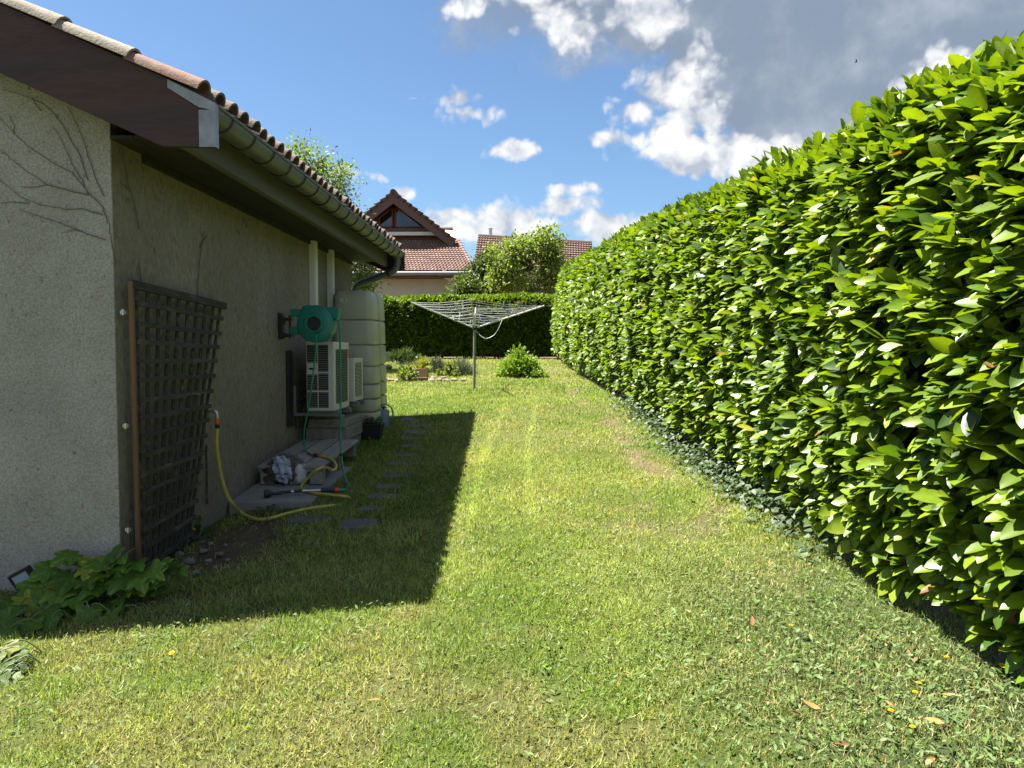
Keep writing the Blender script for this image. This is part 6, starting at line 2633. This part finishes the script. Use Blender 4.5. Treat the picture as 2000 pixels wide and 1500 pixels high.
def tree(name, label, base, trunk_h, lobes, n_leaf, leaf, cols, bark, r0, clump=.28, droop=0.0, forks=None, secs=OVAL, per=40, seed=1):
    """lobes: list of (centre, radii, weight) in world space"""
    t = thing(name, label, "tree", base)
    off = np.array(wloc(t))
    B = Vector(base)
    top = Vector((B.x, B.y, B.z + trunk_h))
    r_ = random.Random(seed)
    mb = MB()
    pts, rs = limb(B - Vector((0, 0, .1)), top, r0, r0 * .7, r0 * .8, seed)
    mb.tube(pts, rs, 9)
    tr = part("trunk", mb, bark, t, smooth=70)
    # limbs reach into each lobe
    ends = []
    for i, (c, rad, w) in enumerate(lobes):
        c = Vector(c)
        st = (forks[i % len(forks)] if forks else top)
        st = Vector(st)
        pts, rs = limb(st, c, r0 * .55, r0 * .22, .12 * (c - st).length * .5, seed * 7 + i)
        b = part("limb", MB().tube(pts, rs, 7), bark, tr, smooth=70)
        mb2 = MB()
        for k in range(7):
            d = Vector((r_.gauss(0, 1), r_.gauss(0, 1), r_.gauss(.3, .8))).normalized()
            e = c + Vector((d.x * rad[0], d.y * rad[1], d.z * rad[2])) * r_.uniform(.6, .95)
            s = pts[r_.randrange(3, len(pts))]
            p2, q2 = limb(s, e, r0 * .2, r0 * .05, .1 * (e - s).length, seed * 31 + i * 9 + k, 4)
            mb2.tube(p2, q2, 5, cap=False)
        part("branches", mb2, bark, tr, smooth=70)
    ws = np.array([w for (_, _, w) in lobes], float)
    ws /= ws.sum()
    P, A, C = [], [], []
    for (c, rad, w), f in zip(lobes, ws):
        m = max(8, int(n_leaf * f / per))
        d = nrm(rng.normal(0, 1, (m, 3)))
        rr = rng.uniform(.35, 1.0, (m, 1)) ** .6
        cl = d * rr * np.array(rad) + np.array(c)
        size = rng.uniform(.6, 1.4, (m, 1)) * clump
        i = np.repeat(np.arange(m), per)
        p = cl[i] + rng.normal(0, .5, (m * per, 3)) * size[i] * np.array((1, 1, .75))
        if droop:
            p[:, 2] -= np.abs(rng.normal(0, droop, m * per))
        P.append(p)
        A.append(nrm(d[i] + rng.normal(0, .8, (m * per, 3)) + np.array((0, 0, -.2 - droop))))
        br = rng.uniform(.7, 1.3, (m, 1))[i]
        tt = np.clip(rng.normal(.5, .25, (m * per, 1)), 0, 1)
        C.append((np.array(cols[0]) * (1 - tt) + np.array(cols[1]) * tt) * br)
    P = np.concatenate(P)
    A = np.concatenate(A)
    C = np.concatenate(C)
    nn = np.array((0, 0, .8)) + rng.normal(0, .6, P.shape)
    tv, tf = leaf_template(secs, fold=.2, droop=.1)
    me = scatter_mesh("crown", tv, tf, frames(A, nn), P - off, leaf * rng.uniform(.65, 1.3, len(P)), C, M_TREELEAF)
    o = bpy.data.objects.new("crown", me)
    COL.objects.link(o)
    o.parent = t
    o["kind"] = "stuff"


def lobe(px, py, Y, hw, hh, w=1.0, dy=None):
    p = at_y(px, py, Y)
    k = Y / FPX
    return (p[:], (hw * k, (dy if dy else hw * k), hh * k), w)


# birch behind the house roof
Yb = 17.0
bx = at_y(640, 500, Yb).x
tree("birch_tree", "airy light green birch rising behind the house roof", (bx, Yb, 1.1), 2.2,
     [lobe(598, 312, Yb, 40, 34, 1.0), lobe(640, 345, Yb, 48, 40, 1.2), lobe(672, 390, Yb, 26, 34, .45), lobe(610, 400, Yb, 55, 55, 1.0), lobe(650, 460, Yb, 60, 60, 1.0), lobe(705, 512, Yb, 26, 26, .6), lobe(700, 555, Yb, 28, 26, .7), lobe(650, 550, Yb, 50, 40, .7)],
     9000, .075, ((.11, .155, .04), (.20, .24, .075)), M_BIRCH, .09, clump=.30, droop=.12, seed=3, per=30)

# apple tree beyond the far hedge
Ya = 25.5
b0 = at_y(1046, 600, Ya)
f1 = at_y(1040, 525, Ya)
f2 = at_y(1056, 530, Ya)
tree("fruit_tree", "rounded light green fruit tree with a dark forked trunk beyond the far hedge", (b0.x, Ya, 1.35), 1.2,
     [lobe(1068, 470, Ya, 28, 30, 1.0), lobe(1078, 515, Ya, 24, 28, .7), lobe(1020, 478, Ya, 34, 24, .9), lobe(990, 495, Ya, 34, 26, .9), lobe(1000, 535, Ya, 34, 30, 1.0), lobe(1085, 550, Ya, 20, 26, .6), lobe(975, 545, Ya, 22, 24, .5)],
     8000, .11, ((.105, .15, .028), (.23, .275, .065)), M_BARK, .13, clump=.30, droop=.10, forks=[f2, f2, f1, f1, f1, f2, f1], seed=5, per=34)
# darker trees left of it
Yc = 28.0
b1 = at_y(945, 600, Yc)
tree("dark_tree", "darker dense green tree between the neighbour house and the fruit tree", (b1.x, Yc, 1.35), .8,
     [lobe(945, 535, Yc, 26, 34, 1.0), lobe(965, 515, Yc, 22, 26, .8), lobe(930, 560, Yc, 26, 24, .8), lobe(960, 560, Yc, 30, 26, .8)],
     7000, .12, ((.035, .062, .02), (.085, .12, .035)), M_BARK, .11, clump=.30, seed=8, per=34)
b2 = at_y(905, 600, 26.5)
tree("bushy_tree", "low bushy green tree beside the neighbour house downpipe", (b2.x, 26.5, 1.35), .5,
     [lobe(906, 562, 26.5, 20, 22, 1.0), lobe(925, 572, 26.5, 18, 16, .7)], 2600, .10, ((.05, .08, .02), (.11, .14, .035)), M_BARK, .07, clump=.28, seed=9, per=30)
b3 = at_y(1085, 600, 29.0)
tree("garden_tree", "shaded green tree mostly hidden behind the fruit tree", (b3.x, 29.0, 1.35), .8,
     [lobe(1085, 540, 29, 30, 34, 1.0), lobe(1030, 545, 29, 34, 30, 1.0)], 4000, .12, ((.04, .07, .02), (.09, .125, .035)), M_BARK, .10, clump=.3, seed=12, per=34)


# ---- a bird high in the sky
def build_bird():
    c = at_y(1672, 121, 60.0)
    mb = MB()
    d = Vector((.8, .2, .25)).normalized()
    mb.tube([c - d * .16, c - d * .08, c, c + d * .09, c + d * .14], [.006, .03, .045, .028, .006], 8)
    for s in (-1, 1):
        w = Vector((-.25 * d.x, s * .9, .35)).normalized()
        r, m, tp = c + w * .03, c + w * .20 + Vector((0, 0, .03)), c + w * .36 - d * .10
        mb.add([r + d * .06, r - d * .06, m - d * .05, m + d * .05, tp, r + d * .06 + Vector((0, 0, -.012)), r - d * .06 + Vector((0, 0, -.012)), m - d * .05 + Vector((0, 0, -.01)), m + d * .05 + Vector((0, 0, -.01))],
               [(0, 1, 2, 3), (3, 2, 4), (8, 7, 6, 5), (8, 4, 7), (0, 3, 8, 5), (1, 6, 7, 2), (2, 7, 4), (3, 4, 8), (0, 5, 6, 1)])
    solo("bird", mb, pm("dark_bird_plumage", (.02, .02, .022), rough=.8), "tiny dark bird flying under the grey cloud", "bird")


build_bird()
